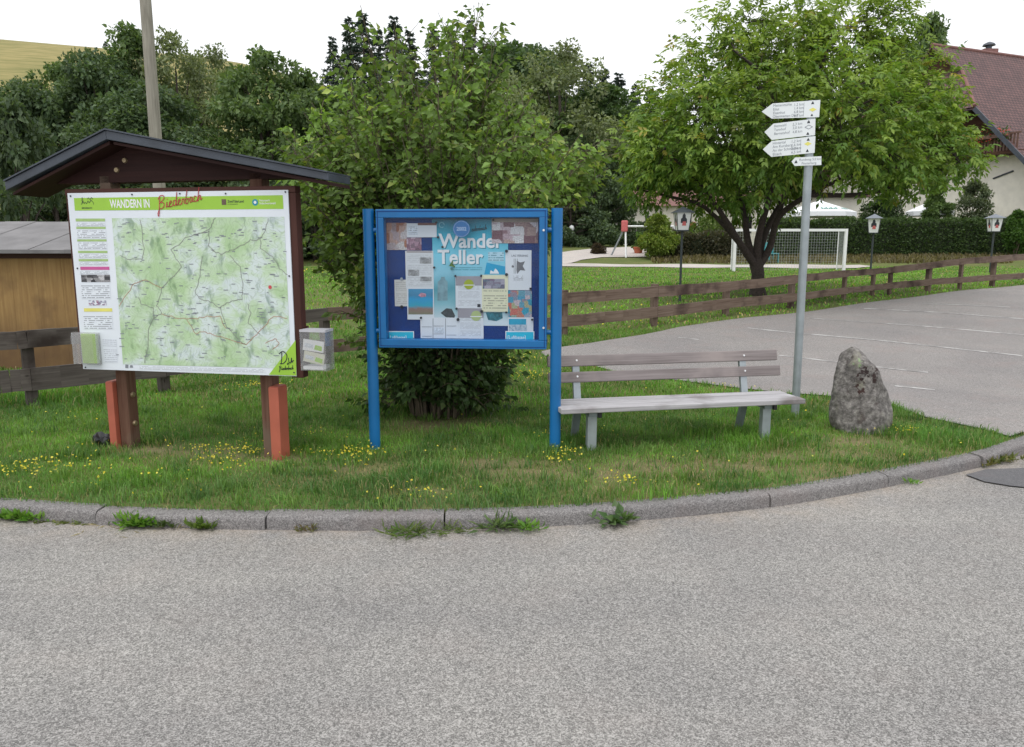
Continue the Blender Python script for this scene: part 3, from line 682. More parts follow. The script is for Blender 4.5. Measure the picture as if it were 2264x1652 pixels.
tilted('leaflet', U0 + .014, V0 + hh * .23, .15, hh * .26, .139, -10, plain('cream paper', (.66, .66, .54), .6, .05, 5), 'middle cream and green leaflet tilted inside the larger clear box')
t = thing('leaflet', BF.P(U0 + .02, V0 + .01, .1), 'white leaflet stack lying flat at the bottom of the larger clear box', 'leaflet'); mb = MB(); mb.box(BF, U0 + .012, U1 - .03, V0 + .006, V0 + .03, .03, .14); obj('paper_stack', mb, M['white'], t, bevel=.002)
# black plastic scrap
c = G(228, 985); t = thing('plastic_scrap', c, 'crumpled black plastic scrap in the grass beside the left board post', 'litter')
rg = random.Random(8); mb = MB(); rr = []
for i in range(9):
    a = i / 8 * math.pi; rr.append([(c[0] - .07 * math.cos(a) + rg.uniform(-.012, .012), c[1] + (.005 + .05 * math.sin(a)) * math.cos(q) + rg.uniform(-.012, .012), c[2] + .045 + .055 * math.sin(a) * math.sin(q) + rg.uniform(-.02, .02)) for q in np.linspace(0, 2 * math.pi, 9)[:-1]])
mb.rings(rr); obj('crumpled_sheet', mb, M['black'], t)
mb = MB()
for k in range(4):
    s = c + np.array([rg.uniform(.0, .09), rg.uniform(-.04, .02), .03]); mb.tube([s, s + [.03, -.01, .04], s + [.07, 0, .02], s + [.09, .01, -.01]], .006, 5)
obj('torn_strip', mb, plain('grey plastic', (.14, .15, .17), .4, .2, 10), t)

# ------------------------------------------------------------ blue notice showcase
SF = Frame((-.36, 5.646, 0), -5)
Z5 = lambda a, b: ((1200 + a / 2.36) * .6119, (b / 2.36 + 650) * .6119)
t = thing('notice_showcase', SF.P(0, .1), 'blue steel notice showcase with glass front full of papers on two round posts', 'showcase')
for u in (-.683, .68):
    mb = MB(); mb.tube([SF.P(u, .03, -.02), SF.P(u, 1.866, -.02)], .0405, 24); p = obj('post', mb, M['blue'], t, smooth=2)
    for v in (1.715, .985):
        mb = MB(); s = 1 if u < 0 else -1; mb.tube([SF.P(u + s * .035, v, -.02), SF.P(u + s * .075, v, -.02)], .018, 12); obj('bracket', mb, M['blue'], p, smooth=2)
u0, u1, v0, v1 = -.618, .613, .865, 1.862
i0, i1, w0, w1 = -.561, .557, .928, 1.802
mb = MB()
mb.box(SF, u0, u1, v0 - .0, i0 * 0 + w0, -.075, .03); mb.box(SF, u0, u1, w1, v1, -.075, .03); mb.box(SF, u0, i0, w0, w1, -.075, .0298); mb.box(SF, i1, u1, w0, w1, -.075, .0298)
obj('frame', mb, M['blue'], t, bevel=.004)
mb = MB(); e = .012
for a in ((u0 + .008, u1 - .008, v1 - e - .006, v1 - e), (u0 + .008, u1 - .008, v0 + e, v0 + e + .005), (u0 + e, u0 + e + .005, v0 + e + .005, v1 - e - .006), (u1 - e - .005, u1 - e, v0 + e + .005, v1 - e - .006)): mb.box(SF, *a, .0295, .0312)
obj('door_gap', mb, M['bluedark'], t)
mb = MB(); mb.box(SF, i0, i1, w0, w1, -.074, -.05); obj('back_panel', mb, M['bluedark'], t)
mb = MB(); mb.box(SF, i0, i1, w0, w1, .012, .016); obj('glass_pane', mb, M['pane'], t)
for a, b in ((1804, 430), (1803, 1262)):
    mb = MB(); c = SF.P(*SF.px(*Z5(a, b), .03), .0303); mb.tube([c, c + SF.n * .006], .008, 10); obj('lock', mb, M['bolt'], t)
PD = -.048
def paper(name, label, cat, box, m, n=PD, th=.0014, rot=0):
    x0, y0, x1, y1 = box
    a = SF.px(*Z5(x0, y1), n); b = SF.px(*Z5(x1, y0), n)
    tt = thing(name, SF.P(a[0], a[1], n), label, cat); mb = MB(); mb.box(SF, max(a[0], i0 + .002), min(b[0], i1 - .002), max(a[1], w0 + .002), min(b[1], w1 - .002), n - th, n, plain=True)
    return tt, obj('sheet', mb, m, tt)
def patch(parent, box, m, n, name='print', poly=None):
    mb = MB(); P = lambda x, y: SF.px(*Z5(x, y), n)
    if poly: mb.face([SF.P(*P(*p), n) for p in poly])
    else: x0, y0, x1, y1 = box; quad(mb, SF, [P(x0, y1), P(x1, y1), P(x1, y0), P(x0, y0)], n)
    return obj(name, mb, m, parent)
def ztext(s, x, y, size, m, parent, n, **k):
    u, v = SF.px(*Z5(x, y), n); return text(s, size, SF, u, v, n, m, parent, **k)
M['paper'] = printed('printed letter', (.68, .70, .73), (.2, .2, .23), 26, 7, .45)
M['paper2'] = printed('printed newsletter', (.66, .67, .68), (.2, .2, .22), 22, 8, .35, .06, .05)
M['plainpaper'] = plain('plain paper', (.70, .72, .75), .6, .03, 4)
pt, ps = paper('tall_poster', 'tall turquoise poster with large white lettering in the centre of the showcase', 'poster', (866, 332, 1500, 1240), gradient('turquoise poster', [(.03, (.6, .68, .72)), (.2, (.24, .48, .54)), (.34, (.09, .32, .38)), (.5, (.25, .56, .68)), (.66, (.2, .6, .74)), (.85, (.02, .36, .5)), (1, (.01, .14, .2))]))
n1 = PD + .001
ztext('Wander', 914, 577, .140, M['white'], ps, n1, name='poster_lettering', bold=.0036, sx=.98); ztext('Teller', 902, 714, .140, M['white'], ps, n1, name='poster_lettering', bold=.0036, sx=.98)
shd = plain('poster letter shadow', (.01, .2, .28), .5, .1, 4)
ztext('Wander', 921, 584, .140, shd, ps, n1 - .0005, name='drop_print', bold=.0036, sx=.98); ztext('Teller', 909, 721, .140, shd, ps, n1 - .0005, name='drop_print', bold=.0036, sx=.98)
mb = MB(); u, v = SF.px(*Z5(1190, 440), n1); hand(mb, SF, 'ederbach', u, v, .017, .0018, n1, .12); obj('handwriting', mb, M['ink'], ps)
patch(ps, None, plain('water bottle grey', (.19, .32, .36), .4, .3, 20), n1, 'bottle_picture', [(898, 1030), (985, 1030), (985, 870), (965, 850), (960, 828), (930, 828), (925, 850), (900, 870)])
patch(ps, None, plain('dark rock print', (.05, .06, .065), .6, .5, 30), n1, 'rock_picture', [(925, 1135), (975, 1095), (1020, 1100), (1050, 1160), (1040, 1178), (970, 1172)])
patch(ps, None, plain('spray print', (.03, .15, .19), .6, .6, 40), n1, 'spray_picture', [(1310, 1130), (1450, 1130), (1455, 1180), (1400, 1205), (1330, 1195)])
cd = patch(ps, None, plain('bright blue card print', (.0, .32, .55), .5, .05, 6), n1, 'card_print', [(1298, 805), (1478, 805), (1478, 740), (1318, 706)])
patch(cd, None, M['white'], n1 + .0006, 'splash_print', [(1345, 800), (1352, 770), (1375, 785), (1392, 755), (1412, 775), (1425, 800)])
patch(ps, (1010, 742, 1280, 775), printed('poster small print', (.22, .56, .68), (.03, .2, .28), 2, 8, .8, .01, .01), n1 - .0003, 'small_print'); patch(ps, (1330, 615, 1465, 695), printed('poster small print rows', (.45, .66, .75), (.03, .2, .28), 4, 4, .8, .01, .01), n1 - .0003, 'small_print')
mb = MB(); u, v = SF.px(*Z5(935, 385), n1); stroke(mb, SF, [(u + .018 * math.cos(a), v + .018 * math.sin(a)) for a in np.linspace(0, 5.5, 14)], .0015, n1); obj('round_mark', mb, plain('pale teal ink', (.3, .6, .65), .5), ps)
photo1 = collage('reddish photo collage', [(.16, .05, .035), (.36, .13, .06), (.55, .52, .5), (.3, .2, .21), (.6, .57, .56), (.2, .1, .1)], 2.6, 2.8, 1.3, 8, .5)
photo2 = collage('room photo collage', [(.22, .1, .12), (.45, .33, .36), (.6, .58, .58), (.15, .06, .08), (.42, .3, .26)], 4.2, 2.6, 4.1, 9, .45)
tt, s = paper('photo_leaflet', 'leaflet of small reddish room photos in the upper left of the showcase', 'leaflet', (456, 366, 635, 598), photo1, PD + .003)
tt, s = paper('price_leaflet', 'pale leaflet with a dark red top edge beside the turquoise poster', 'leaflet', (638, 370, 890, 490), M['plainpaper'], PD + .004)
patch(s, (730, 367, 890, 388), M['tilesred'], PD + .0048, 'red_edge'); patch(s, (650, 395, 730, 470), M['smalltext'], PD + .0048, 'text_block')
tt, s = paper('photo_sheet', 'purple tinted dining room photo hanging below the pale leaflet', 'photo', (636, 492, 760, 602), collage('purple room photo', [(.25, .12, .17), (.4, .24, .3), (.12, .05, .08), (.55, .42, .48)], 3.2, 2.6, 2.2, 8, .5), PD + .003)
tt, s = paper('photo_leaflet', 'wide leaflet of room photos in the upper right corner of the showcase', 'leaflet', (1362, 330, 1757, 541), photo2, PD + .004)
patch(s, (1362, 330, 1757, 362), plain('beige strip', (.3, .25, .2), .6, .2, 8), PD + .005, 'beige_strip')
tt, s = paper('newsletter', 'long white newsletter page with a thin dark red line at its top', 'notice', (630, 606, 862, 926), M['paper2'], PD + .002)
patch(s, (636, 612, 855, 619), M['tilesred'], PD + .003, 'red_line')
bw = collage('small grey picture', [(.12, .12, .12), (.3, .3, .3), (.5, .5, .5), (.2, .2, .2)], 3, 2, .4, 5, .5)
for bx in ((748, 662, 846, 715), (648, 766, 742, 820), (752, 826, 848, 866)): patch(s, bx, bw, PD + .003, 'small_picture')
tt, s = paper('small_notice', 'small pale notice on the left, overlapped by the long newsletter', 'notice', (536, 852, 645, 1078), printed('small notice print', (.62, .6, .56), (.25, .22, .2), 14, 5, .45), PD + .0005)
tt, s = paper('lake_picture', 'blue picture sheet with a brown lower edge under the newsletter', 'picture', (643, 926, 866, 1191), M['plainpaper'], PD + .004)
patch(s, (650, 930, 860, 1148), gradient('blue lake picture', [(0, (.2, .2, .13)), (.22, (.26, .16, .14)), (.34, (.03, .33, .46)), (.6, (.02, .3, .55)), (.75, (.05, .22, .38)), (1, (.06, .28, .46))], .25), PD + .0048, 'lake_print')
patch(s, None, plain('pink print', (.5, .25, .32), .5, .4, 40), PD + .0056, 'pink_print', [(735, 985), (760, 962), (800, 972), (800, 995), (760, 1002)])
tt, s = paper('star_notice', 'white notice with a grey jagged star figure at the right side', 'notice', (1478, 600, 1700, 940), M['plainpaper'], PD + .003)
ztext('LAG VERSINIG', 1528, 655, .02, M['grey'], s, PD + .004, name='notice_lettering', bold=.0004, sx=.95)
gy = plain('grey star print', (.16, .16, .17), .6, .2, 30)
patch(s, None, gy, PD + .004, 'star_print', [(1575, 690), (1605, 705), (1645, 695), (1625, 735), (1648, 775), (1605, 770), (1578, 803), (1572, 770)])
for x in (1550, 1563, 1578): patch(s, (x, 672, x + 4, 800), gy, PD + .0036, 'bar_print')
patch(s, None, gy, PD + .0037, 'small_mark', [(1530, 735), (1540, 726), (1550, 735), (1548, 748), (1532, 748)])
patch(s, (1545, 815, 1630, 860), printed('centred small print', (.7, .72, .75), (.15, .15, .17), 4, 4, .8, .01, .01), PD + .004, 'small_print')
letter_grey = plain('grey letter head', (.32, .3, .33), .6, .06, 6)
olive = plain('olive green disc', (.34, .4, .03), .5, .08, 10); olivepale = plain('pale green disc', (.42, .5, .22), .5, .08, 10)
def letter(box, label, n, disc, dm):
    tt, s = paper('letter', label, 'letter', box, M['paper'], n); x0, y0, x1, y1 = box
    patch(s, (x0, y0, x1, y0 + 80), letter_grey, n + .0008, 'letter_head')
    cx, cy, r = disc
    patch(s, None, dm, n + .0016, 'round_logo', [(cx + r * math.cos(a), cy + r * math.sin(a)) for a in np.linspace(0, 2 * math.pi, 20)[:-1]])
    patch(s, (cx - r - 8, cy + r * .05, cx + r + 8, cy + r * .22), M['white'], n + .0022, 'logo_bar'); return s
letter((1072, 1096, 1290, 1362), 'lower letter with a pale green round logo, bottom centre of the showcase', PD + .004, (1228, 1160, 44), olivepale)
s = letter((1054, 822, 1280, 1095), 'upper letter with an olive round logo on its grey head, centre of the showcase', PD + .006, (1166, 892, 42), olive)
patch(s, (1238, 1060, 1266, 1086), M['ink'], PD + .0072, 'stamp_print')
tt, s = paper('yellow_sheet', 'cream yellow sheet with a dark photo at its top', 'notice', (1278, 812, 1500, 1124), printed('cream printed sheet', (.72, .70, .50), (.2, .2, .16), 15, 5, .7, .06, .05, .62), PD + .007)
patch(s, (1284, 845, 1472, 928), collage('village photo', [(.2, .13, .2), (.08, .15, .2), (.42, .38, .45), (.1, .07, .12), (.34, .34, .4)], 4, 2.4, 5.5, 9, .5), PD + .0082, 'photo_print')
tt, s = paper('colourful_map', 'colourful blue and red leaflet map at the right side of the showcase', 'map', (1500, 945, 1703, 1172), collage('leaflet map print', [(.03, .26, .38), (.03, .3, .42), (.5, .12, .1), (.35, .36, .22), (.05, .28, .42), (.5, .4, .42)], 4, 4.6, 7.3, 6, .4), PD + .004)
tt, s = paper('beach_picture', 'pale picture card with a blue top above the right cyan card', 'picture', (1500, 1172, 1716, 1300), M['plainpaper'], PD + .003)
patch(s, (1507, 1186, 1655, 1235), plain('picture sky blue', (.02, .33, .5), .5, .2, 12), PD + .004, 'sky_print'); patch(s, (1507, 1235, 1662, 1290), collage('pebble print', [(.3, .42, .5), (.5, .55, .6), (.2, .3, .4)], 12, 4, 3, 3, .3), PD + .004, 'pebble_print')
cy = plain('cyan card', (.01, .47, .62), .5, .06, 6)
for bx, where in (((478, 1292, 698, 1364), 'left'), ((1478, 1292, 1724, 1364), 'right')):
    tt, s = paper('cyan_card', 'cyan card with white lettering in the lower %s corner of the showcase' % where, 'card', bx, M['white'], PD + .005)
    patch(s, (bx[0] + 7, 1298, bx[2] - 7, 1364), cy, PD + .0058, 'cyan_print'); ztext('[Luftbasse]' if where == 'right' else 'Luftbasse]', bx[0] + 16, 1356, .036, M['white'], s, PD + .0066, name='card_lettering', bold=.0004, sx=.86)
tt, s = paper('calendar_sheet', 'white calendar sheet of ruled boxes at the bottom of the showcase', 'calendar', (755, 1176, 1072, 1364), M['plainpaper'], PD + .005)
for x in (858, 965): patch(s, (x, 1182, x + 5, 1360), M['grey'], PD + .006, 'ruling')
for x, y in ((765, 1252), (866, 1245), (975, 1245), (765, 1332), (866, 1312), (975, 1322)): patch(s, (x, y, x + 84, y + 4), M['grey'], PD + .006, 'ruling')
patch(s, (870, 1260, 955, 1305), M['smalltext'], PD + .006, 'text_block')
# round badge on the glass
bu, bv = SF.px(*Z5(1103, 418), .018); t = thing('round_badge', SF.P(bu, bv, .0165), 'round blue sticker with the year 2002 on the showcase glass', 'sticker')
mb = MB(); mb.prism(SF, [(bu + .062 * math.cos(a), bv + .06 * math.sin(a)) for a in np.linspace(0, 2 * math.pi, 33)[:-1]], .0165, .0175); s = obj('disc', mb, plain('badge blue', (.03, .12, .3), .5, .08, 10), t)
mb = MB()
for a in np.linspace(0, 2 * math.pi, 37)[:-1]:
    a2 = a + .09; mb.face([SF.P(bu + r_ * math.cos(x), bv + r_ * .97 * math.sin(x), .0181) for r_, x in ((.054, a), (.0575, a), (.0575, a2), (.054, a2))])
obj('dotted_rim', mb, plain('badge pale', (.3, .42, .6), .5), s)
text('2002', .036, SF, bu, bv - .012, .0182, bpy.data.materials['badge pale'], s, 'badge_lettering', .0006, 1.0, 'CENTER')
mags = [((890, 365), 'at the top left corner of the turquoise poster'), ((905, 490), 'left of the W of the poster lettering'), ((943, 572), 'under the W of the poster lettering'), ((872, 748), 'on the left edge of the turquoise poster'),
        ((1052, 820), 'at the top left corner of the upper letter'), ((1272, 818), 'at the top left corner of the yellow sheet'), ((1488, 608), 'at the top left corner of the star notice'), ((1488, 808), 'at the top right corner of the yellow sheet'),
        ((1375, 342), 'at the top left corner of the wide photo leaflet'), ((595, 1082), 'at the bottom of the small pale notice'), ((760, 1176), 'at the top left corner of the calendar sheet'), ((1062, 1098), 'at the bottom left of the upper letter'),
        ((1075, 1190), 'between the calendar sheet and the lower letter'), ((1277, 1122), 'at the bottom left corner of the yellow sheet'), ((1485, 1130), 'at the bottom right corner of the yellow sheet'), ((1692, 928), 'at the bottom right corner of the star notice'), ((1706, 1192), 'at the top right of the pale picture card')]
rs = random.Random(2)
for (x, y), w in mags:
    u, v = SF.px(*Z5(x, y), PD); c = SF.P(u, v, PD + .0092); r_ = .0115 if (x, y) in ((1488, 608), (1488, 808), (1075, 1190), (1277, 1122), (595, 1082)) else .0085
    mb = MB(); mb.tube([c - SF.n * .004, c + SF.n * .006], [r_, r_ * .9], 14); tag(obj('round_magnet', mb, M['black'], origin=c, smooth=2), 'small black round magnet ' + w, 'magnet', 'magnets in the showcase')
u, v = SF.px(*Z5(592, 846), PD); c = SF.P(u, v, PD + .003)
mb = MB(); mb.tube([c - SF.n * .003, c + SF.n * .006], [.012, .01], 14); tag(obj('round_magnet', mb, plain('grey magnet', (.3, .33, .36), .4), origin=c, smooth=2), 'grey round magnet at the top of the small pale notice', 'magnet', 'magnets in the showcase')

# ------------------------------------------------------------ bench
NF = Frame((1.307, 5.667, 0), 11.4)
t = thing('park_bench', NF.P(0, .1), 'grey wooden bench on galvanised steel legs between showcase and signpost', 'bench')
sw = .118
for k in range(3):
    mb = MB(); mb.box(NF, -.968 + .004 * k, .976 - .003 * k, .402, .441 - .002 * (k % 2), -.008 - (k + 1) * .128 + .015, -.008 - k * .128)
    obj('seat_slat', mb, M['benchseat'], t, bevel=.006)
for v0_, v1_, n_, ue in ((.675, .757, -.475, .975), (.553, .632, -.445, .995)):
    fr = Frame(NF.P(0, v0_, n_), 11.4); fr.v = fr.v * math.cos(R(14)) - fr.n * math.sin(R(14)); fr.n = np.cross(fr.u, fr.v)
    mb = MB(); mb.box(fr, -.96, ue, 0, v1_ - v0_ + .003, 0, .032); s = obj('backrest_slat', mb, M['benchback'], t, bevel=.006)
    for u in (-.735, .675): mb = MB(); c = fr.P(u + .005, .045, .032); mb.tube([c, c + fr.n * .005], [.009, .007], 10); obj('bolt', mb, M['bolt'], s, smooth=2)
for u in (-.715, .69):
    mb = MB()
    mb.box(NF, u - .034, u + .034, .04, .37, -.075, -.068); mb.box(NF, u - .034, u - .028, .04, .37, -.12, -.0751); mb.box(NF, u + .028, u + .034, .04, .37, -.12, -.0751)
    obj('front_leg', mb, M['steel'], t)
    mb = MB(); mb.box(NF, u - .032, u + .032, .365, .401, -.40, -.05); br_ = obj('seat_bearer', mb, M['steel_dark'], t)
    mb = MB(); mb.box(NF, u + .035, u + .06, .36, .40, -.11, -.03); obj('bearer_bracket', mb, M['black'], br_)
    ub = u - .02
    mb = MB(); a, b, c = NF.P(ub, .03, -.50), NF.P(ub, .42, -.375), NF.P(ub, .755, -.487)
    mb.beam(a, b, .055, .035, NF.n); obj('rear_leg', mb, M['steel_dark'], t)
    mb = MB(); mb.beam(NF.P(ub, .36, -.39), c, .055, .03, NF.n); obj('backrest_support', mb, M['steel'], t)

# ------------------------------------------------------------ signpost with four direction arrows
sp = np.array([2.545, 6.83, .1]); t = thing('signpost', sp, 'tall grey steel signpost holding white hiking arrows beside the standing stone', 'signpost')
mb = MB(); mb.tube([sp - [0, 0, .1], sp + [-.018, 0, 2.71]], .0345, 20); obj('pole', mb, M['steel'], t, smooth=2)
AF = Frame(sp - [0, 0, .1], -22)
def arrow(px, label, rows, icons, extra=None):
    P = [AF.px(*p, .045) for p in px]
    tt = thing('direction_sign', AF.P(*P[0], .045), label, 'sign', 'hiking arrows on the signpost'); mb = MB(); mb.prism(AF, P, .039, .045); b = obj('sign_plate', mb, M['signwhite'], tt)
    tr, br, tip = P[0], P[1], P[3]; sl = (P[0][1] - P[4][1]) / (P[0][0] - P[4][0])
    for (px_, py_), s, size in rows:
        u, v = AF.px(px_, py_, .046); text(s, size, AF, u, v, .046, M['grey'], b, 'sign_lettering', 0, .92, 'LEFT', 0, sl)
    for kind, x, y, r in icons:
        u, v = AF.px(x, y, .046); mb = MB()
        if kind == 'diamond': mb.face([AF.P(u + a * r, v + b_ * r * .55, .046) for a, b_ in ((1, 0), (0, 1), (-1, 0), (0, -1))]); m = M['yellow']
        elif kind == 'hollow':
            stroke(mb, AF, [(u + a * r, v + b_ * r * .55) for a, b_ in ((1, 0), (0, 1), (-1, 0), (0, -1), (1, 0))], .002, .046); m = M['grey']
        elif kind == 'bar': mb.face([AF.P(u + a, v + b_, .046) for a, b_ in ((-.0012, -r), (.0012, -r), (.0012, r), (-.0012, r))]); m = M['grey']
        else: mb.face([AF.P(u + a * r, v + b_ * r, .046) for a, b_ in ((-1, -1), (1, -1), (.6, 0), (0, 1), (-.6, 0))]); m = M['ink']
        obj({'diamond': 'trail_diamond', 'hollow': 'trail_diamond', 'bar': 'divider', 'dot': 'emblem'}[kind], mb, m, b)
    return tt
arrow([(1814, 221), (1811, 259), (1706, 262.5), (1684, 247), (1708, 229)], 'topmost white arrow sign with four lines and a yellow diamond', [((1699, 234), '', .03)][:0] + [((1709, 236.5), 'Mattenmühle', .031), ((1755, 234.5), '1,2 km', .031), ((1709, 245), 'Eilet', .031), ((1755, 242.5), '1,4 km', .031), ((1709, 253), 'Eisenhut', .031), ((1755, 250.5), '6,8 km', .031), ((1708, 261), 'Obermatten Dorf', .031), ((1755, 259), '8,5 km', .031)],
      [('bar', 1777, 242, .055), ('dot', 1797, 227, .012), ('diamond', 1797, 242.5, .03), ('dot', 1795, 254, .01)])
arrow([(1803, 262.5), (1802, 298.5), (1706, 309.5), (1690, 292), (1710, 273.5)], 'second white arrow sign with three lines and a hollow diamond', [((1711, 282), 'Illenwald', .031), ((1752, 278), '2,3 km', .031), ((1711, 290.5), 'Tannhof', .031), ((1752, 286), '3,0 km', .031), ((1711, 299), 'Bernetshof', .031), ((1752, 295), '4,8 km', .031)],
      [('dot', 1788, 269, .013), ('hollow', 1788, 281, .03), ('dot', 1786, 295, .012)])
arrow([(1803, 301), (1801, 338), (1705, 347), (1686.5, 330.5), (1706, 312)], 'third white arrow sign with four lines and a yellow diamond', [((1708, 320), 'Hintertal', .032), ((1749, 316), '1,2 km', .032), ((1708, 328), 'Am Kurzberg', .032), ((1749, 324), '1,6 km', .032), ((1708, 336), 'An der Schmiede', .032), ((1749, 332), '2,0 km', .032), ((1708, 344.5), 'Elzach', .032), ((1749, 340), '6,5 km', .032)],
      [('bar', 1770, 322, .05), ('dot', 1787, 308, .012), ('diamond', 1786, 318, .03), ('dot', 1785, 333, .012)])
arrow([(1816, 345.5), (1816, 365), (1757, 367), (1750, 357.5), (1758, 348.5)], 'smallest white arrow sign, lowest on the signpost', [((1767, 356), 'Rundweg 5,0 km', .028), ((1772, 364), 'Finsterberg', .028)], [('dot', 1760, 357.5, .013)])

# ------------------------------------------------------------ standing stone
SO = np.array([3.0, 6.38, .1])
prof = [(952, 1850, 1962), (930, 1837, 1966), (900, 1838, 1970), (870, 1841, 1966), (845, 1845, 1957), (820, 1850, 1946), (800, 1856, 1930), (785, 1862, 1918), (774, 1870, 1906), (767, 1882, 1896)]
rg = random.Random(4); rr = []
for i, (y, xl, xr) in enumerate(prof):
    a, b = AT(xl, y, SO[1]), AT(xr, y, SO[1]); z = a[2] if i else .0; c = (a[0] + b[0]) / 2; w = (b[0] - a[0]) / 2
    rr.append([(c + w * (1 if abs(math.cos(q)) > 1 else math.copysign(abs(math.cos(q)) ** .8, math.cos(q))), SO[1] + (.2 if i < 8 else .2 * w / .14) * math.sin(q) * (1 - .05 * i), z) for q in np.linspace(0, 2 * math.pi, 29)[:-1]])
def stonemat():
    m, nt, b = newmat('lichen granite'); v = coords(nt)
    c = ramp(nt, noise(nt, v, 22, 6, .7), [(.32, (.06, .055, .052)), (.5, (.16, .148, .14)), (.68, (.34, .32, .3))])
    c = mix(nt, ramp(nt, noise(nt, v, 5, 5, .6), [(.55, (0, 0, 0)), (.7, (1, 1, 1))]), c, (.26, .25, .2))
    c = mix(nt, math_(nt, 'MULTIPLY', ramp(nt, noise(nt, v, 9, 4, .6), [(.6, (0, 0, 0)), (.68, (1, 1, 1))]), .7), c, (.055, .04, .038))
    def spot(p, r0, colr, c, sc=(1, 1, 1)):
        d = N(nt, 'VectorMath', {0: N(nt, 'VectorMath', {0: v, 1: p}, operation='SUBTRACT').outputs[0], 1: sc}, operation='MULTIPLY'); L = N(nt, 'VectorMath', {0: d.outputs[0]}, operation='LENGTH')
        k = math_(nt, 'ADD', L.outputs['Value'], math_(nt, 'MULTIPLY', math_(nt, 'SUBTRACT', noise(nt, v, 26, 5), .5), .34)); return mix(nt, ramp(nt, k, [(r0, (1, 1, 1)), (r0 + .015, (0, 0, 0))]), c, colr)
    P = lambda x, y: tuple(AT(x, y, SO[1] - .17) - SO)
    c = spot(P(1911, 803), .05, (.27, .36, .2), c); c = spot(P(1914, 835), .05, (.028, .016, .016), c, (1.6, .6, .75)); c = spot(P(1938, 832), .03, (.04, .024, .023), c, (1.6, .6, .8)); c = spot(P(1906, 858), .03, (.05, .025, .022), c, (1.8, .6, .6))
    nt.links.new(c, b.inputs['Base Color']); b.inputs['Roughness'].default_value = .9; bump(nt, b, noise(nt, v, 30, 6, .7), .9, .02); return m
mb = MB(); mb.rings(rr); st = obj('standing_stone', mb, stonemat(), origin=SO, smooth=True); tag(st, 'rough grey upright stone with lichen spots right of the signpost', 'stone')
bm = bmesh.new(); bm.from_mesh(st.data); bmesh.ops.subdivide_edges(bm, edges=bm.edges, cuts=1, use_grid_fill=True)
for nx, ny, nz, f_ in ((.62, -.75, .22, .83), (-.5, -.85, .12, .84), (.8, .1, .55, .86), (.05, -.97, .25, .86), (-.75, -.3, .55, .9), (.35, -.55, .76, .9), (.9, -.42, -.1, .88)):
    pn = Vector((nx, ny, nz)).normalized(); lim = f_ * max(v.co.dot(pn) for v in bm.verts)
    for v in bm.verts: v.co -= pn * max(0, v.co.dot(pn) - lim) * .9
bm.to_mesh(st.data); bm.free(); st.data.polygons.foreach_set('use_smooth', [True] * len(st.data.polygons))
md = st.modifiers.new('sub', 'SUBSURF'); md.levels = md.render_levels = 2
tx = bpy.data.textures.new('rock', 'CLOUDS'); tx.noise_scale = .16; tx.noise_depth = 4
md = st.modifiers.new('rough', 'DISPLACE'); md.texture = tx; md.strength = .04; md.mid_level = .5
tx = bpy.data.textures.new('facets', 'VORONOI'); tx.noise_scale = .3; tx.distance_metric = 'DISTANCE'
md = st.modifiers.new('facets', 'DISPLACE'); md.texture = tx; md.strength = -.035; md.mid_level = .5

# ------------------------------------------------------------ wooden fence
FT = [(-40, 738, 778, 824, 872), (75, 731, 769, 815, 863), (370, 712, 747, 788, 834), (728, 681, 708, 752, 780), (1020, 663, 690, 722, 748), (1252, 647, 672, 698, 722), (1452, 633, 656, 678, 702), (1611, 622, 644, 659, 682), (1755, 609, 626, 649, 666), (1872, 597, 612, 636, 649), (1935, 594, 606, 630, 641), (1972, 590, 603, 624, 639), (2057, 579, 594, 617, 630), (2128, 571, 584, 612, 625), (2200, 566, 580, 608, 620), (2330, 556, 569, 598, 610)]
t = thing('rail_fence', G(728, 800), 'weathered two rail wooden fence running from the hut to the parking lot', 'fence')
fp = []
for x, a, b, c, d in FT:
    g = G(x, d + .28 * (d - a)); fp.append((g, [AT(x, y, g[1])[2] for y in (a, b, c, d)]))
for i, (g, z) in enumerate(fp):
    w = .075 if i in (9, 10, 11, 13) else .1
    tall = i in (5, 6); zt = z[0] + (.035 if tall else -.015)
    dv = fp[min(i + 1, len(fp) - 1)][0] - fp[max(i - 1, 0)][0]; dv[2] = 0; dv /= np.linalg.norm(dv); nb = np.array([-dv[1], dv[0], 0])
    mb = MB(); q = g + nb * .075; mb.beam([q[0], q[1], g[2] - .1], [q[0], q[1], zt], w, w, dv); obj('fence_post', mb, M['fencegrey' if i < 4 else 'fence'], t, bevel=.006)
J = [0, 3, 6, 9, 11, 13, 15]
rg = random.Random(6)
for k in range(2):
    for i in range(len(fp) - 1):
        mb = MB(); (g0, z0), (g1, z1) = fp[i], fp[i + 1]; e = (g1 - g0) / np.linalg.norm(g1 - g0)
        h = (z0[2*k] - z0[2*k+1] + z1[2*k] - z1[2*k+1]) / 2
        p0 = np.array([g0[0], g0[1], (z0[2*k] + z0[2*k+1]) / 2]); p1 = np.array([g1[0], g1[1], (z1[2*k] + z1[2*k+1]) / 2]); jit = rg.uniform(-.006, .006)
        if i % 3 == 2: p1 = p1 - (p1 - p0) * .003
        n_ = 5; pts = [p0 + (p1 - p0) * s / n_ + np.array([0, 0, rg.uniform(-.006, .006) if 0 < s < n_ else 0]) for s in range(n_ + 1)]
        for a, b in zip(pts[:-1], pts[1:]): mb.beam(a, b + (b - a) * .002, .035, h + rg.uniform(-.004, .004), (0, 0, 1))
        obj('fence_rail', mb, M['fencegrey' if i < 3 else 'fence'], t)

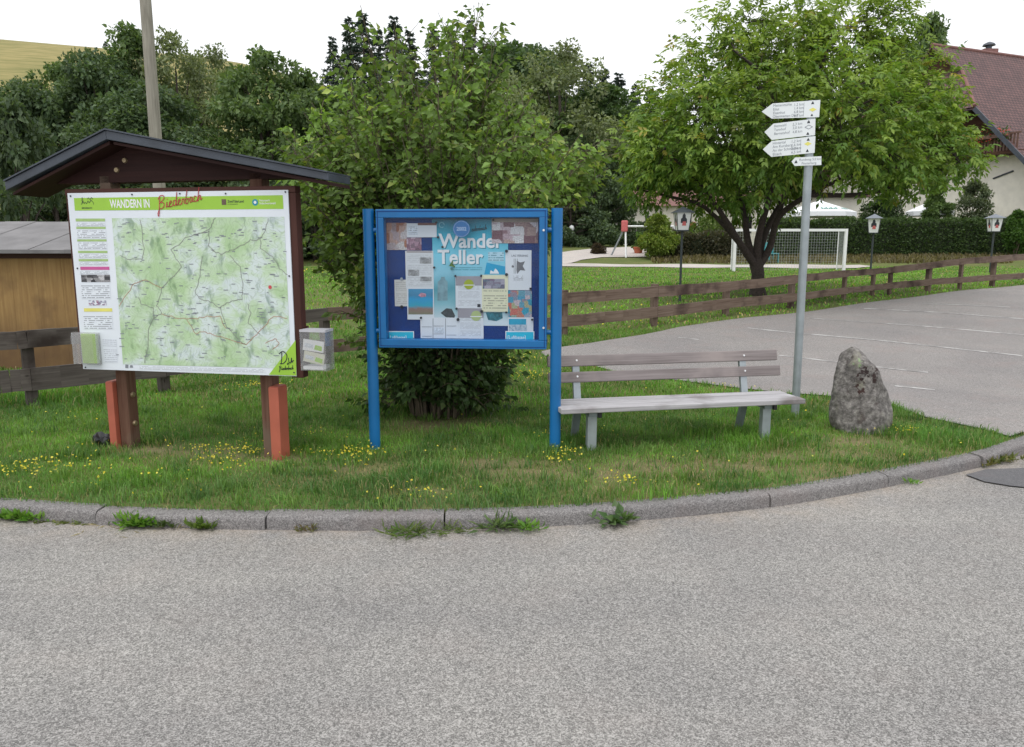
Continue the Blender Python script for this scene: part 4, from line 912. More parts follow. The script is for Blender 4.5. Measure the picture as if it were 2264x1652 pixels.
# ------------------------------------------------------------ hut at the left, utility pole
t = thing('wooden_hut', (-6.4, 9.6, .1), 'low honey coloured wooden hut with grey roof behind the fence', 'hut')
HF = Frame((-6.4, 9.3, 0), 0)
mb = MB()
for k in range(26): mb.box(HF, -2.4 + k * .15, -2.4 + k * .15 + .1494, .0, 1.56, -.03 - .003 * (k % 2), -.0 - .001 * (k % 2))
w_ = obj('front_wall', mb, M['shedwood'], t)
mb = MB(); mb.box(HF, -2.4, 1.48, 1.46, 1.6, .001, .03); obj('eave_board', mb, M['sheddark'], t)
mb = MB()
for k in range(8): mb.box(HF, -2.4, -2.37, .0, 1.6, -.2 * k - .235, -.2 * k - .036); mb.box(HF, 1.47, 1.5, .0, 1.6, -.2 * k - .235, -.2 * k - .036)
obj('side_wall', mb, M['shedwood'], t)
mb = MB(); a, b = (9.08, 1.56), (10.7, 1.93)
for k in range(10):
    x0 = -8.95 + k * .42; x1 = x0 + .418; dz = .004 * (k % 2)
    mb.face([(x0, a[0], a[1] + dz), (x1, a[0], a[1] + dz), (x1, b[0], b[1] + dz), (x0, b[0], b[1] + dz)]); mb.face([(x0, a[0], a[1] - .04), (x1, a[0], a[1] - .04), (x1, a[0], a[1] + dz), (x0, a[0], a[1] + dz)])
mb.face([(-8.95, 12.3, 1.56), (-4.75, 12.3, 1.56), (-4.75, 10.7, 1.93), (-8.95, 10.7, 1.93)][::-1]); mb.face([(-8.95, a[0], a[1] - .04), (-8.95, b[0], b[1] - .04), (-4.75, b[0], b[1] - .04), (-4.75, a[0], a[1] - .04)])
obj('roof', mb, M['shedroof'], t)
pb = AT(346, 330, 19.0); t = thing('utility_pole', (pb[0], 19, .5), 'tall grey wooden utility pole rising behind the map board roof', 'pole')
mb = MB(); mb.tube([(pb[0] - .0, 19, .3), (pb[0], 19, 5), (pb[0] - .02, 19, 9.4)], [.15, .135, .115], 16); obj('shaft', mb, M['pole'], t, smooth=2)

# ------------------------------------------------------------ foliage
def unit(a): return a / (np.linalg.norm(a, axis=-1, keepdims=True) + 1e-9)
def rdir(rng, n): return unit(rng.normal(size=(n, 3)))
def cmix(rng, n, c0, c1, jit=.18, p=1.0):
    f = rng.random((n, 1)) ** p; c = np.array(c0) * (1 - f) + np.array(c1) * f
    return np.clip(c * (1 + rng.uniform(-jit, jit, (n, 1))), .002, 1)
def blades(name, verts, faces_per, nv, cols, m, parent=None, origin=None, kind=None):
    """verts (n, nv, 3); faces_per: index tuples inside one leaf; one colour per leaf"""
    n = len(verts); org = ORG[parent] if parent is not None else np.array(origin if origin is not None else (0, 0, 0), float)
    me = bpy.data.meshes.new(name); V = (verts - org).reshape(-1, 3).astype('f')
    me.vertices.add(len(V)); me.vertices.foreach_set('co', V.ravel())
    L = sum(len(f) for f in faces_per); loops = np.concatenate([np.array(f) for f in faces_per])
    allv = (np.arange(n)[:, None] * nv + loops[None, :]).ravel()
    st = np.cumsum([0] + [len(f) for f in faces_per])[:-1]; starts = (np.arange(n)[:, None] * L + st[None, :]).ravel()
    me.loops.add(len(allv)); me.loops.foreach_set('vertex_index', allv.astype('i'))
    me.polygons.add(len(starts)); me.polygons.foreach_set('loop_start', starts.astype('i'))
    me.update(calc_edges=True)
    ca = me.color_attributes.new('Col', 'FLOAT_COLOR', 'POINT'); C4 = np.ones((n, nv, 4), 'f'); C4[:, :, :3] = cols[:, None, :]
    ca.data.foreach_set('color', C4.ravel()); me.materials.append(m); me.validate()
    o = link(name, me, parent, org)
    if kind: o['kind'] = kind
    return o
def leaf_verts(rng, pos, d, nrm, L, Wd, fold=.18):
    d = unit(d); s = unit(np.cross(d, nrm)); up = np.cross(s, d)
    L = np.asarray(L).reshape(-1, 1); Wd = np.asarray(Wd).reshape(-1, 1)
    mid = pos + d * L * .42
    return np.stack([pos, mid + s * Wd / 2 + up * Wd * fold, pos + d * L - up * L * .12, mid - s * Wd / 2 + up * Wd * fold], 1)
LF = [(0, 1, 2), (0, 2, 3)]
def puff(rng, centers, radii, n_each, size, c0, c1, droop=.35, flat=.8, jit=.2, aspect=.6):
    P, D, Nn, Cc = [], [], [], []
    for c, r in zip(centers, radii):
        k = int(n_each * (r / np.mean(radii)) ** 2); o = rdir(rng, k); rr = rng.random((k, 1)) ** .38
        P.append(c + o * rr * r * np.array([1, 1, flat])); D.append(o + [0, 0, -droop] + .7 * rng.normal(size=(k, 3))); Nn.append(rdir(rng, k) + [0, 0, .6] + .5 * o)
        cc = cmix(rng, k, c0, c1, jit) * (1 + rng.uniform(-.16, .16)); Cc.append(cc)
    P = np.concatenate(P); n = len(P); L = size * rng.uniform(.7, 1.3, n)
    return leaf_verts(rng, P, np.concatenate(D), np.concatenate(Nn), L, L * aspect), np.concatenate(Cc)
def blob_clusters(rng, n, h0, h1, r, shape='round', rad=(.13, .24)):
    C, Rr = [], []
    while len(C) < n:
        t = rng.random(); z = h0 + (h1 - h0) * t ** .9
        w = {'round': math.sqrt(max(.02, 1 - (2 * t - 1) ** 2)) ** .8, 'cone': (1 - t) ** .8 * .95 + .12, 'column': .75 + .25 * math.sin(t * 9), 'bush': math.sqrt(max(.03, 1 - t ** 2)), 'egg': (math.sin(math.pi * (t * .85 + .12))) ** .7}[shape]
        q = rng.random() * 6.283; rr = r * w * (rng.random() ** .35) * (1 + .15 * math.sin(3 * q + 5 * t))
        C.append([rr * math.cos(q), rr * math.sin(q), z]); Rr.append(r * rng.uniform(*rad) * (1.05 - .4 * t))
    return np.array(C), np.array(Rr)
def limbs(mb, rng, C, base_r, h, nlim=14, fork=.25):
    mb.tube([(0, 0, -.3), (rng.normal() * .03 * h, rng.normal() * .03 * h, h * .4), (0, 0, h * .85)], [base_r * 1.2, base_r * .75, base_r * .15], 8)
    for c in C[rng.permutation(len(C))[:nlim]]:
        z = max(h * fork, c[2] * .55); m_ = np.array([c[0] * .45, c[1] * .45, (z + c[2]) / 2])
        mb.tube([(0, 0, z * .8), m_, c], [base_r * .4, base_r * .25, base_r * .06], 5)
def tree(name, h, r, shape, seed, nclu, nleaf, size, c0, c1, h0=.0, droop=.35, rad=(.13, .24), label='', cat='tree', flat=.8):
    rng = np.random.default_rng(seed); t = thing(name, (0, 0, 0), label, cat)
    C, Rr = blob_clusters(rng, nclu, h0 * h, h * .97, r, shape, rad); C[0] = (0, 0, h * .95); C[1] = (.2 * r, .1 * r, h * .86); C[2] = (-.2 * r, -.1 * r, h * .84)
    mb = MB(); limbs(mb, rng, C, h * .018 + .03, h); obj('trunk', mb, M['bark'], t, smooth=True)
    v, c = puff(rng, C, Rr, nleaf // nclu, size, c0, c1, droop, flat); blades('crown', v, LF, 4, c, M['leaf'], t); return t
def spruce(h, r, seed, label, c0=(.03, .052, .042), c1=(.075, .11, .08)):
    rng = np.random.default_rng(seed); t = thing('spruce_tree', (0, 0, 0), label, 'tree')
    mb = MB(); mb.tube([(0, 0, -.3), (0, 0, h * .97)], [h * .016, .02], 7); P, D, Nn = [], [], []
    for i in range(46):
        f = (i + rng.random() * .6) / 46; z = h * (.04 + .95 * f); L = r * (1 - f) ** .85 + .12
        for k in range(rng.integers(5, 9)):
            q = rng.random() * 6.283; l = L * rng.uniform(.7, 1.1); d = np.array([math.cos(q), math.sin(q), -.28 + .3 * f])
            m_ = int(8 + l * 15); s = rng.random(m_)[:, None] ** .7; side = rng.normal(size=(m_, 3)) * .14 * l * [1, 1, .4]
            P.append(np.array([0, 0, z]) + d * s * l + side + [0, 0, -.08] * s * s * l); D.append(np.tile(d + [0, 0, -.35], (m_, 1)) + .5 * rng.normal(size=(m_, 3))); Nn.append(rng.normal(size=(m_, 3)) + [0, 0, 1.2])
            if k < 2: mb.tube([(0, 0, z), np.array([0, 0, z]) + d * l * .8], [.03, .008], 4)
    obj('trunk', mb, M['bark'], t, smooth=True); P = np.concatenate(P); n = len(P); L = h * .02 * rng.uniform(.7, 1.3, n)
    blades('crown', leaf_verts(rng, P, np.concatenate(D), np.concatenate(Nn), L, L * .42), LF, 4, cmix(rng, n, c0, c1, .2), M['needle'], t); return t
def put(proto, first, px, top, Y, h, wide=1.0, rot=0, label=None, group=None, tilt=0):
    """stand a plant so that its tip reaches a given height at distance Y"""
    p = AT(px, top, Y); z = float(T(p[0], Y)); s = (p[2] - z) / (h * .94)
    o = proto if first else copy_tree(proto)
    o.location = (p[0], Y, z - .05); o.scale = (s * wide, s * wide, s); o.rotation_euler = (0, tilt, rot)
    if label: o['label'] = label
    if group: o['group'] = group
    return o
ALC = ((.068, .12, .046), (.165, .235, .088)); ALD = ((.058, .10, .05), (.135, .195, .09)); OLV = ((.13, .17, .08), (.24, .28, .145))
al1 = tree('broadleaf_tree', 13, 4.6, 'egg', 11, 95, 19000, .34, *ALC, rad=(.17, .3)); al2 = tree('broadleaf_tree', 13, 5.0, 'bush', 12, 100, 20000, .34, *ALD, rad=(.17, .3))
al3 = tree('broadleaf_tree', 13, 4.6, 'cone', 13, 95, 18000, .32, *ALC, rad=(.17, .3)); air = tree('slender_tree', 13, 4.8, 'egg', 14, 100, 15000, .26, *OLV, rad=(.14, .28))
rnd = tree('round_tree', 13, 5.4, 'bush', 15, 90, 19000, .34, (.04, .08, .028), (.095, .155, .05), rad=(.15, .27)); bsh = tree('dense_bush', 3, 2.0, 'bush', 16, 50, 9500, .14, (.05, .085, .045), (.11, .155, .075), cat='bush')
sp1 = spruce(20, 3.6, 21, ''); sp2 = spruce(20, 3.2, 22, '')
used = set()
def P_(proto, *a, **k):
    f = proto not in used; used.add(proto); return put(proto, f, *a, **k)
hh_ = 13
P_(al2, 50, 195, 46, 13, 1.0, .3, 'dark tree at the far left edge, behind the wooden hut'); P_(al1, 130, 165, 50, 13, .85, 1.1, 'dark tree left of the utility pole, below the dry hilltop')
P_(al2, 205, 135, 47, 13, .85, 2.2, 'tall dark tree above the peak of the map board roof'); P_(al3, 287, 84, 49, 13, .9, .7, 'tallest dark tree, with a ragged pointed tip left of the utility pole')
P_(air, 385, 102, 50, 13, .85, .2, 'airy olive green tree just right of the utility pole'); P_(air, 462, 128, 54, 13, .8, 2.9, 'second airy olive tree, beside the yellow meadow gap')
P_(al1, 588, 140, 44, 13, 1.0, 3.4, 'dense dark green tree between map board roof and tall shrub'); P_(al3, 668, 178, 46, 13, 1.1, 1.9, 'green tree with low branches close behind the tall shrub, on its left')
P_(al2, 330, 205, 43, 13, 1.2, 4.0, 'dark broad tree low behind the foot of the utility pole'); P_(al1, 760, 210, 48, 13, 1.1, 5.0, 'dark tree hidden for the most part behind the tall shrub, left half'); P_(al2, 700, 330, 41, 13, 1.5, 1.2, 'low dark tree above the lawn right of the map board')
for i, (x, tp, Y, w, pr) in enumerate([(735, 98, 96, .9, sp1), (772, 56, 100, 1, sp2), (802, 48, 104, 1.05, sp1), (836, 78, 108, 1, sp2), (872, 54, 100, 1, sp1), (905, 82, 106, 1, sp2), (958, 74, 102, .9, sp1), (1000, 82, 104, .9, sp2), (1040, 62, 106, .9, sp1), (1085, 112, 108, 1, sp2)]):
    P_(pr, x, tp, Y, 20, w * 1.15, i * 1.3, 'dark spruce on the wooded hill behind the tall shrub', 'spruces behind the tall shrub')
for i, (x, tp, Y, pr) in enumerate([(1300, 158, 95, sp1), (1336, 166, 97, sp2), (1368, 176, 99, sp1), (1405, 200, 101, sp2), (1440, 215, 103, sp1), (1480, 225, 104, sp2)]):
    P_(pr, x, tp, Y, 20, 1.3, 2 + i * 1.7, 'dark spruce in the row descending behind the walnut tree', 'spruces left of the walnut tree')
for i, (x, tp, Y, w, pr, lb) in enumerate([(1128, 116, 84, 1.1, rnd, 'dark bluish round tree on the hill, left of the pale tall tree'), (1188, 124, 82, 1, al2, 'dark tree on the hill just left of the pale tall tree'), (1236, 122, 66, 1.0, air, 'tall pale olive tree above the right half of the shrub'), (1180, 200, 68, 1.1, al1, 'dark green tree behind the right half of the shrub'),
      (1322, 212, 70, 1.2, rnd, 'large round dark tree between shrub and walnut tree'), (1380, 250, 74, 1.1, al1, 'green tree behind the left edge of the walnut crown'), (1290, 300, 64, .9, al2, 'darkest tree low between shrub and walnut tree'), (1440, 290, 78, 1.3, rnd, 'round tree hidden behind the walnut crown'), (1090, 240, 72, 1.2, al2, 'dark tree hidden behind the middle of the shrub'), (1010, 200, 78, 1.3, rnd, 'round tree hidden behind the shrub top')]):
    P_(pr, x, tp, Y, 13, w, i * 1.1, lb)
P_(bsh, 1318, 385, 52, 3, .95, .4, 'grey green willow bush above the far globe lamps'); P_(bsh, 1262, 420, 50, 3, 1.0, 1.6, 'dark bush right behind the showcase post, by the courtyard'); P_(bsh, 1376, 425, 54, 3, .8, 2.5, 'dark bush behind the small clipped hedge'); P_(bsh, 1210, 430, 51, 3, 1, 2.9, 'dark bush hidden behind the showcase'); P_(bsh, 1130, 440, 50, 3, 1.2, 3.5, 'wide dark bush behind the shrub and showcase')
P_(bsh, 28, 262, 15.5, 3, .6, 3.1, 'tall grey green bush behind the hut at the left edge'); P_(bsh, 250, 400, 40, 3, 1.3, .9, 'dark bush behind the map board, left'); P_(bsh, 420, 410, 41, 3, 1.4, 4.2, 'dark bush behind the map board, middle'); P_(bsh, 560, 400, 40, 3, 1.2, 5.5, 'dark bush behind the map board, right'); P_(bsh, 690, 425, 39, 3, 1.0, 2.2, 'dark bush at the edge of the lawn right of the map board'); P_(bsh, 120, 395, 38, 3, 1.2, 2.0, 'dark bush behind the hut roof')
for i, (x, tp, Y, pr) in enumerate([(1500, 300, 70, al1), (1590, 330, 74, rnd), (1680, 320, 70, al2), (1780, 330, 76, al1), (1880, 320, 72, rnd), (1960, 340, 70, al2)]):
    P_(pr, x, tp, Y, 13, 1.5, .8 * i, 'green tree glimpsed through the walnut crown', 'trees behind the walnut tree')
P_(al3, 2058, 62, 75, 13, .7, 1.0, 'green tree top showing over the left end of the house roof'); P_(al1, 1985, 120, 72, 13, .9, 2.0, 'tree behind the right side of the walnut crown')
# tree on the hilltop
P_(rnd, 233, 92, 180, 13, .8, 1, 'small pale round tree alone on the dry hilltop')

# ---- the tall shrub behind the showcase
rng = np.random.default_rng(77)
sb = np.array([-.62, 6.95, .1]); t = thing('tall_shrub', sb, 'big bushy green shrub of many stems right behind the blue showcase', 'shrub')
mb = MB(); LP, LD, LC = [], [], []
def shoot(p0, p1, lift, r0, leaves_from, dens, twigs, cbase):
    p0 = np.array(p0, float); p1 = np.array(p1, float)
    if p1[0] - sb[0] > .95 and p1[2] < 2.0: return
    m_ = (p0 + p1) / 2 + np.array([0, 0, lift]) - (p1 - p0) * [.22, .22, 0]
    q = lambda s: (1 - s) ** 2 * p0 + 2 * s * (1 - s) * m_ + s * s * p1
    pts = [q(s) for s in np.linspace(0, 1, 8)]; mb.tube(pts, list(np.linspace(r0, .0025, 8)), 5, False)
    n = int(np.linalg.norm(p1 - p0) * dens * .35)
    for s in rng.uniform(leaves_from, 1, n):
        o = unit(rng.normal(size=3)) * [1, 1, .4]; LP.append(q(s) + o * .03); LD.append(o + [0, 0, -.55]); LC.append(cbase)
    for s in np.sort(rng.uniform(leaves_from, .97, int(twigs * 1.2))):
        a = q(s); tl = rng.uniform(.2, .48) * (1.1 - .45 * s); d = unit(rng.normal(size=3) * [1, 1, .35] + [0, 0, .25] + (p1 - p0) * .22)
        e = a + d * tl; mb.tube([a, a + d * tl * .5 + [0, 0, .03], e], [.004, .003, .0015], 3, False); cb = cbase * rng.uniform(.8, 1.2)
        for k in range(int(dens * tl * .85)):
            f = rng.random() ** .75; o = rng.normal(size=3) * [1, 1, .5]; LP.append(a + d * tl * f + o * .028 + [0, 0, .04 * f * (1 - f)]); LD.append(d * .7 + o * .55 + [0, 0, -.6]); LC.append(cb)
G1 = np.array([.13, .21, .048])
for i in range(112):
    a = rng.random() * 6.283; st_ = sb + np.array([.26 * math.cos(a), .2 * math.sin(a), -.04]) * rng.uniform(.3, 1)
    f = rng.random(); rr = 1.42 * math.sqrt(rng.random()); zt = 3.42 - 1.1 * (rr / 1.42) ** 2 + rng.uniform(-.5, .12)
    q_ = a + rng.normal() * .7; end = sb + np.array([.06 + rr * math.cos(q_), .85 * rr * math.sin(q_), zt - .1])
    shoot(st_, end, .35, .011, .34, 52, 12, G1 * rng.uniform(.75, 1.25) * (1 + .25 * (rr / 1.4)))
for i in range(76):      # lower, wider shoots: the broad flanks
    a = rng.random() * 6.283; rr = rng.uniform(.75, 1.42); st_ = sb + np.array([.3 * math.cos(a), .25 * math.sin(a), 0]); zt = rng.uniform(1.3, 2.5)
    shoot(st_, sb + np.array([.06 + rr * math.cos(a), .8 * rr * math.sin(a), zt]), .5, .008, .4, 50, 10, G1 * rng.uniform(.75, 1.2))
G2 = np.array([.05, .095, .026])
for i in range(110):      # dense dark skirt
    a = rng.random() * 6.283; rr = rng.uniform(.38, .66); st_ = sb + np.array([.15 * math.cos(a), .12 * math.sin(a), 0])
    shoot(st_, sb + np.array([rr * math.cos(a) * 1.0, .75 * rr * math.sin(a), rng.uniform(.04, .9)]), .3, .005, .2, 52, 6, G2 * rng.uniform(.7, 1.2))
for tip, w in ((AT(797, 12, 6.7), 9), (AT(1058, 6, 7.0), 10), (AT(1072, 70, 7.0), 8), (AT(725, 100, 6.8), 7), (AT(950, 55, 7.0), 8), (AT(880, 85, 6.8), 8), (AT(1022, 70, 6.9), 8)):
    shoot(sb + rng.normal(size=3) * [.15, .12, 0], tip, .5, .012, .55, 42, w, G1 * rng.uniform(.8, 1.1))
for tip in (AT(700, 600, 6.6), AT(688, 520, 6.5), AT(735, 690, 6.5), AT(760, 760, 6.5), AT(640, 340, 6.7), AT(612, 325, 6.7), AT(1345, 345, 7.1), AT(1290, 400, 6.9), AT(740, 560, 6.6), AT(700, 470, 6.7), AT(1130, 770, 6.8)):
    shoot(sb + rng.normal(size=3) * [.12, .1, 0], tip, .45, .008, .5, 44, 7, G1 * rng.uniform(.8, 1.15))
for k in range(26):
    shoot(sb + [rng.uniform(-.75, .75), rng.uniform(-.3, .3), rng.uniform(.6, 1.1)], sb + [rng.uniform(-.8, .8), rng.uniform(-.35, .5), rng.uniform(1.9, 2.6)], .1, .011, .5, 30, 4, G1 * rng.uniform(.6, 1))
obj('stems', mb, M['stem'], t, smooth=True)
LP = np.array(LP); LD = np.array(LD); LC = np.array(LC); k = ~((LP[:, 0] - sb[0] > 1.0) & (LP[:, 2] < 1.98)); LP, LD, LC = LP[k], LD[k], LC[k]; n = len(LP); L = .068 * rng.uniform(.55, 1.3, n)
C_ = np.array(LC) * (1 + rng.uniform(-.25, .25, (n, 1))); y_ = rng.random(n) < .1; C_[y_] = C_[y_] * [1.9, 1.45, 1.6]
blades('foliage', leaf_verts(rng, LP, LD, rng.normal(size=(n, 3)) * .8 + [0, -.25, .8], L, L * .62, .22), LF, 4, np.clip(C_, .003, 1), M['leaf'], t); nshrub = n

# ---- walnut tree by the fence
rng = np.random.default_rng(31); wb = G(1675, 652); WY = wb[1]
t = thing('walnut_tree', wb, 'broad walnut tree with dark forked trunk behind the rail fence', 'tree')
mb = MB(); K = WY / F
def wp(x, y, dy=0): return AT(x, y, WY + dy)
f0 = wp(1672, 585)
mb.tube([wb - [0, 0, .2], wb + [0, 0, .05], wp(1674, 630), wp(1676, 606), f0, wp(1673, 572)], [.24, .18, .145, .135, .145, .1], 14)
LIMB = [[(1672, 590, 0), (1640, 545, -.2), (1600, 480, -.5), (1540, 400, -.9), (1470, 330, -1.2)], [(1672, 588, 0), (1655, 540, .1), (1640, 450, .4), (1610, 330, .9), (1560, 200, 1.2)],
        [(1674, 588, 0), (1676, 530, 0), (1700, 440, -.1), (1730, 330, -.2), (1735, 170, -.3), (1740, 60, -.2)], [(1676, 590, 0), (1702, 548, .1), (1722, 480, -.2), (1790, 430, -.8), (1880, 390, -1.3), (1990, 370, -1.6)],
        [(1676, 588, 0), (1690, 520, .4), (1738, 430, .9), (1820, 300, 1.5), (1900, 170, 1.9)], [(1722, 480, -.2), (1745, 400, -.4), (1820, 280, -.9), (1930, 220, -1.2)], [(1640, 545, -.2), (1560, 460, .1), (1480, 435, .2), (1410, 420, .3)],
        [(1735, 250, -.2), (1800, 180, -.5), (1840, 80, -.7)], [(1640, 450, .4), (1540, 390, 1.3), (1450, 300, 1.9)], [(1735, 250, -.2), (1690, 170, -.7), (1620, 110, -.9)], [(1790, 430, -.8), (1900, 430, -.6), (2030, 400, -.4), (2120, 360, -.3)]]
ends = []
for l in LIMB:
    pts = chain([wp(*p) for p in l], 4); r0 = .095 if l[0][1] > 560 else .055
    mb.tube(pts, list(np.linspace(r0, .018, len(pts))), 8, False); ends += pts[len(pts) // 3:]
ends = np.array(ends)
cx, cy, cz = wp(1760, 255)
lobes = []
for (x, y, dy, r) in [(1480, 320, -1.2, .85), (1440, 405, .3, .6), (1430, 330, .2, .55), (1560, 250, -1.4, 1.0), (1495, 245, 0, .9), (1490, 385, .8, .75), (1560, 180, .6, 1.05), (1590, 300, -1.6, 1.05), (1600, 95, .2, .8), (1650, 50, 0, .6), (1680, 170, -.9, 1.1), (1740, 80, .2, 1.1), (1720, 260, -2.0, 1.1), (1830, 90, -.4, 1.05), (1900, 60, .3, .85), (1850, 210, -1.6, 1.2),
                        (1960, 140, .4, 1.0), (2020, 180, 0, .8), (1960, 260, -1.2, 1.1), (2050, 270, .2, .8), (2060, 330, -.4, .85), (1960, 330, -1.5, .9), (1860, 290, -2.0, .95), (2120, 340, 0, .55), (2010, 395, -.6, .7), (1830, 345, -1.6, .6), (1740, 345, -2.1, .75), (1640, 380, -1.5, .8), (1560, 420, .3, .55), (1700, 200, 1.6, 1.2), (1850, 240, 1.8, 1.2), (1560, 320, 1.8, 1.1), (1950, 330, 1.6, 1.0), (1750, 120, 1.2, 1.1), (1900, 365, .5, .5), (1445, 290, .4, .6), (1430, 370, 0, .5), (1650, 425, .7, .65), (1725, 420, 1.0, .65), (1590, 425, .9, .6), (1770, 385, 1.2, .55), (2090, 300, .6, .6), (1960, 40, .2, .6), (2060, 220, .4, .7)]:
    lobes.append((wp(x, y, dy), r))
LP, LD, LN, LC, LL = [], [], [], [], []
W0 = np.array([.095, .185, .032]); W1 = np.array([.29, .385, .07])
def compound(p, d, up, c, size):
    d = d / (np.linalg.norm(d) + 1e-9); s = np.cross(d, up); s /= np.linalg.norm(s) + 1e-9; n_ = rng.integers(5, 8); Lr = size * 2.4
    for k in range(n_):
        f = (k // 2 + 1) / (n_ // 2 + 1); sd = (1 if k % 2 else -1) if k < n_ - 1 else 0
        q = p + d * Lr * f + np.array([0, 0, -.09 * f * f * Lr]); LP.append(q); LD.append(d * (.55 if sd else 1) + s * sd * .8 + [0, 0, -.32]); LN.append(up + rng.normal(size=3) * .35); LC.append(c * rng.uniform(.85, 1.15)); LL.append(size * rng.uniform(.75, 1.2))
for c, r in lobes:
    near_ = ends[np.argmin(np.linalg.norm(ends - c, axis=1))]; mb.tube([near_, (near_ + c) / 2 + [0, 0, .1], c], [.028, .018, .008], 5, False)
    bright = rng.uniform(.85, 1.15)
    for k in range(int(27 * r * r) + 10):
        o = rdir(rng, 1)[0]; o[2] *= .9; tip = c + o * r * rng.uniform(.55, 1.05); mb.tube([c + (tip - c) * .25, tip], [.008, .003], 3, False)
        for j in range(rng.integers(6, 10)):
            p = tip + rng.normal(size=3) * .12 - (tip - c) * .25 * rng.random(); d = o * .8 + rng.normal(size=3) * .75 + [0, 0, -.15]
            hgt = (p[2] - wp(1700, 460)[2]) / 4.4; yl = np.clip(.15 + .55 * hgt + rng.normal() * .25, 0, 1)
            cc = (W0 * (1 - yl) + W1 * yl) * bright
            if rng.random() < .025: cc = cc * [1.5, .92, 1.1]
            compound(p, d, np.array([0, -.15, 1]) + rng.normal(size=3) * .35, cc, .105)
obj('trunk', mb, M['bark'], t, smooth=True)
LP = np.array(LP); n = len(LP); LL = np.array(LL)
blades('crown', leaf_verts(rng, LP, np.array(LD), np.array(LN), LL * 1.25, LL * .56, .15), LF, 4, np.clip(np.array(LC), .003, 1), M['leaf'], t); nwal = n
print('leaves', nshrub, nwal)

# ---- hedges and small bushes
def hedge(name, pa, pb, h, w, c0, c1, label, n, size=.1, seed=1, rough=.12):
    rng = np.random.default_rng(seed); a, b = np.array(pa, float), np.array(pb, float); d = (b - a); L = np.linalg.norm(d[:2]); d /= L; nv = np.array([-d[1], d[0], 0])
    t = thing(name, (a + b) / 2, label, 'hedge'); ks = 14; mb = MB(); rings = []
    for i in range(ks + 1):
        c = a + (b - a) * i / ks; hh = h * (1 + .04 * math.sin(i * 1.7)); rings.append([c + nv * x * w / 2 + np.array([0, 0, z * hh]) for x, z in ((-.84, -.1), (-.84, .85), (-.7, .93), (.7, .93), (.84, .85), (.84, -.1))])
    mb.rings(rings); obj('twigs', mb, M['hedgecore'], t)
    s = rng.random(n); f = rng.random(n); per = 2 * h + w; x = f * per; P = np.zeros((n, 3)); O = np.zeros((n, 3))
    front = x < h; top = (x >= h) & (x < h + w); back = x >= h + w; bas = a + (b - a) * s[:, None]
    cor = np.array([0, 0, 1.0]); wob = (np.sin(s * L * 1.9) + np.sin(s * L * 4.3 + 1)) * rough * .35
    P[front] = (bas + (-nv * (w / 2))[None] + np.outer(x, cor))[front]; O[front] = -nv
    P[top] = (bas + np.outer(x - h - w / 2, nv) + cor * h)[top]; O[top] = cor
    P[back] = (bas + nv * (w / 2) + np.outer(per - x, cor))[back]; O[back] = nv
    P += O * (wob[:, None] + rng.normal(size=(n, 1)) * rough * .5 - .03); l = size * rng.uniform(.7, 1.3, n)
    blades('foliage', leaf_verts(rng, P, O * .7 + rng.normal(size=(n, 3)) * .8 + [0, 0, .1], O * .5 + rng.normal(size=(n, 3)), l, l * .6), LF, 4, cmix(rng, n, c0, c1, .22), M['leaf'], t); return t
hA, hB = G(1690, 567), G(2330, 563); hg = AT(2200, 487, hB[1])[2] - hB[2]
hedge('clipped_hedge', hA, hB, hg, 1.0, (.035, .07, .022), (.085, .135, .042), 'long dark green clipped hedge behind the goal in front of the house', 26000, .13, 3)
a, b = G(1437, 566), G(1640, 566); hedge('brown_hedge', a, b, AT(1530, 520, a[1])[2] - a[2], 1.2, (.05, .058, .03), (.095, .085, .05), 'loose brownish hedge left of the goal behind the first lantern', 11000, .13, 4, .25)
a, b = G(1318, 541), G(1405, 541); hedge('small_hedge', a, b, AT(1360, 503, a[1])[2] - a[2], 1.6, (.03, .07, .02), (.06, .12, .035), 'short clipped hedge block beside the far globe lamp', 6000, .14, 5, .1)
def bush_at(px, base, top, half, c0, c1, label, seed, n=3500, size=.1, name='garden_bush', shape='bush', Y=None):
    g = G(px, base)
    if Y: g = AT(px, base, Y); g[2] = float(T(g[0], Y))
    h = AT(px, top, g[1])[2] - g[2]; r = half * g[1] / F; rng = np.random.default_rng(seed); t = thing(name, g, label, 'bush')
    C, Rr = blob_clusters(rng, 40, .1 * h, h * .88, r * .8, shape, (.3, .5)); mb = MB()
    for c in C[:14]: mb.tube([g + [0, 0, -.1], g + c * [.5, .5, .5], g + c], [.03, .02, .008], 4)
    obj('stems', mb, M['stem'], t); v, c = puff(rng, C, Rr, n // 24, size, c0, c1); blades('foliage', v + g, LF, 4, c, M['leaf'], t); return t
bush_at(1455, 572, 468, 48, (.09, .16, .02), (.22, .27, .05), 'yellow green bush with pale blossom between swing frame and lantern', 41, 5000, .13)
bush_at(1322, 562, 536, 17, (.045, .035, .02), (.085, .06, .035), 'small reddish brown ball shrub on the courtyard path', 42, 3000, .07)
bush_at(2068, 500, 372, 30, (.07, .13, .04), (.15, .22, .07), 'light green bush in front of the house wall, right of the second parasol', 43, 4500, .14, Y=44.8)
bush_at(2150, 505, 385, 52, (.07, .1, .055), (.14, .17, .09), 'grey green loose bush before the house wall at the right edge', 44, 5000, .14, Y=44.9)
bush_at(1950, 500, 412, 60, (.025, .05, .02), (.06, .1, .03), 'dark round bush between the two white parasols', 45, 6000, .14, Y=45.6)
bush_at(1560, 530, 478, 62, (.075, .13, .03), (.17, .22, .06), 'light green bush low behind the brownish hedge', 46, 5000, .13, Y=44.6)
bush_at(2240, 600, 455, 28, (.04, .1, .02), (.09, .17, .03), 'green shrub at the right edge behind the last lantern', 47, 3500, .12, Y=41.0)

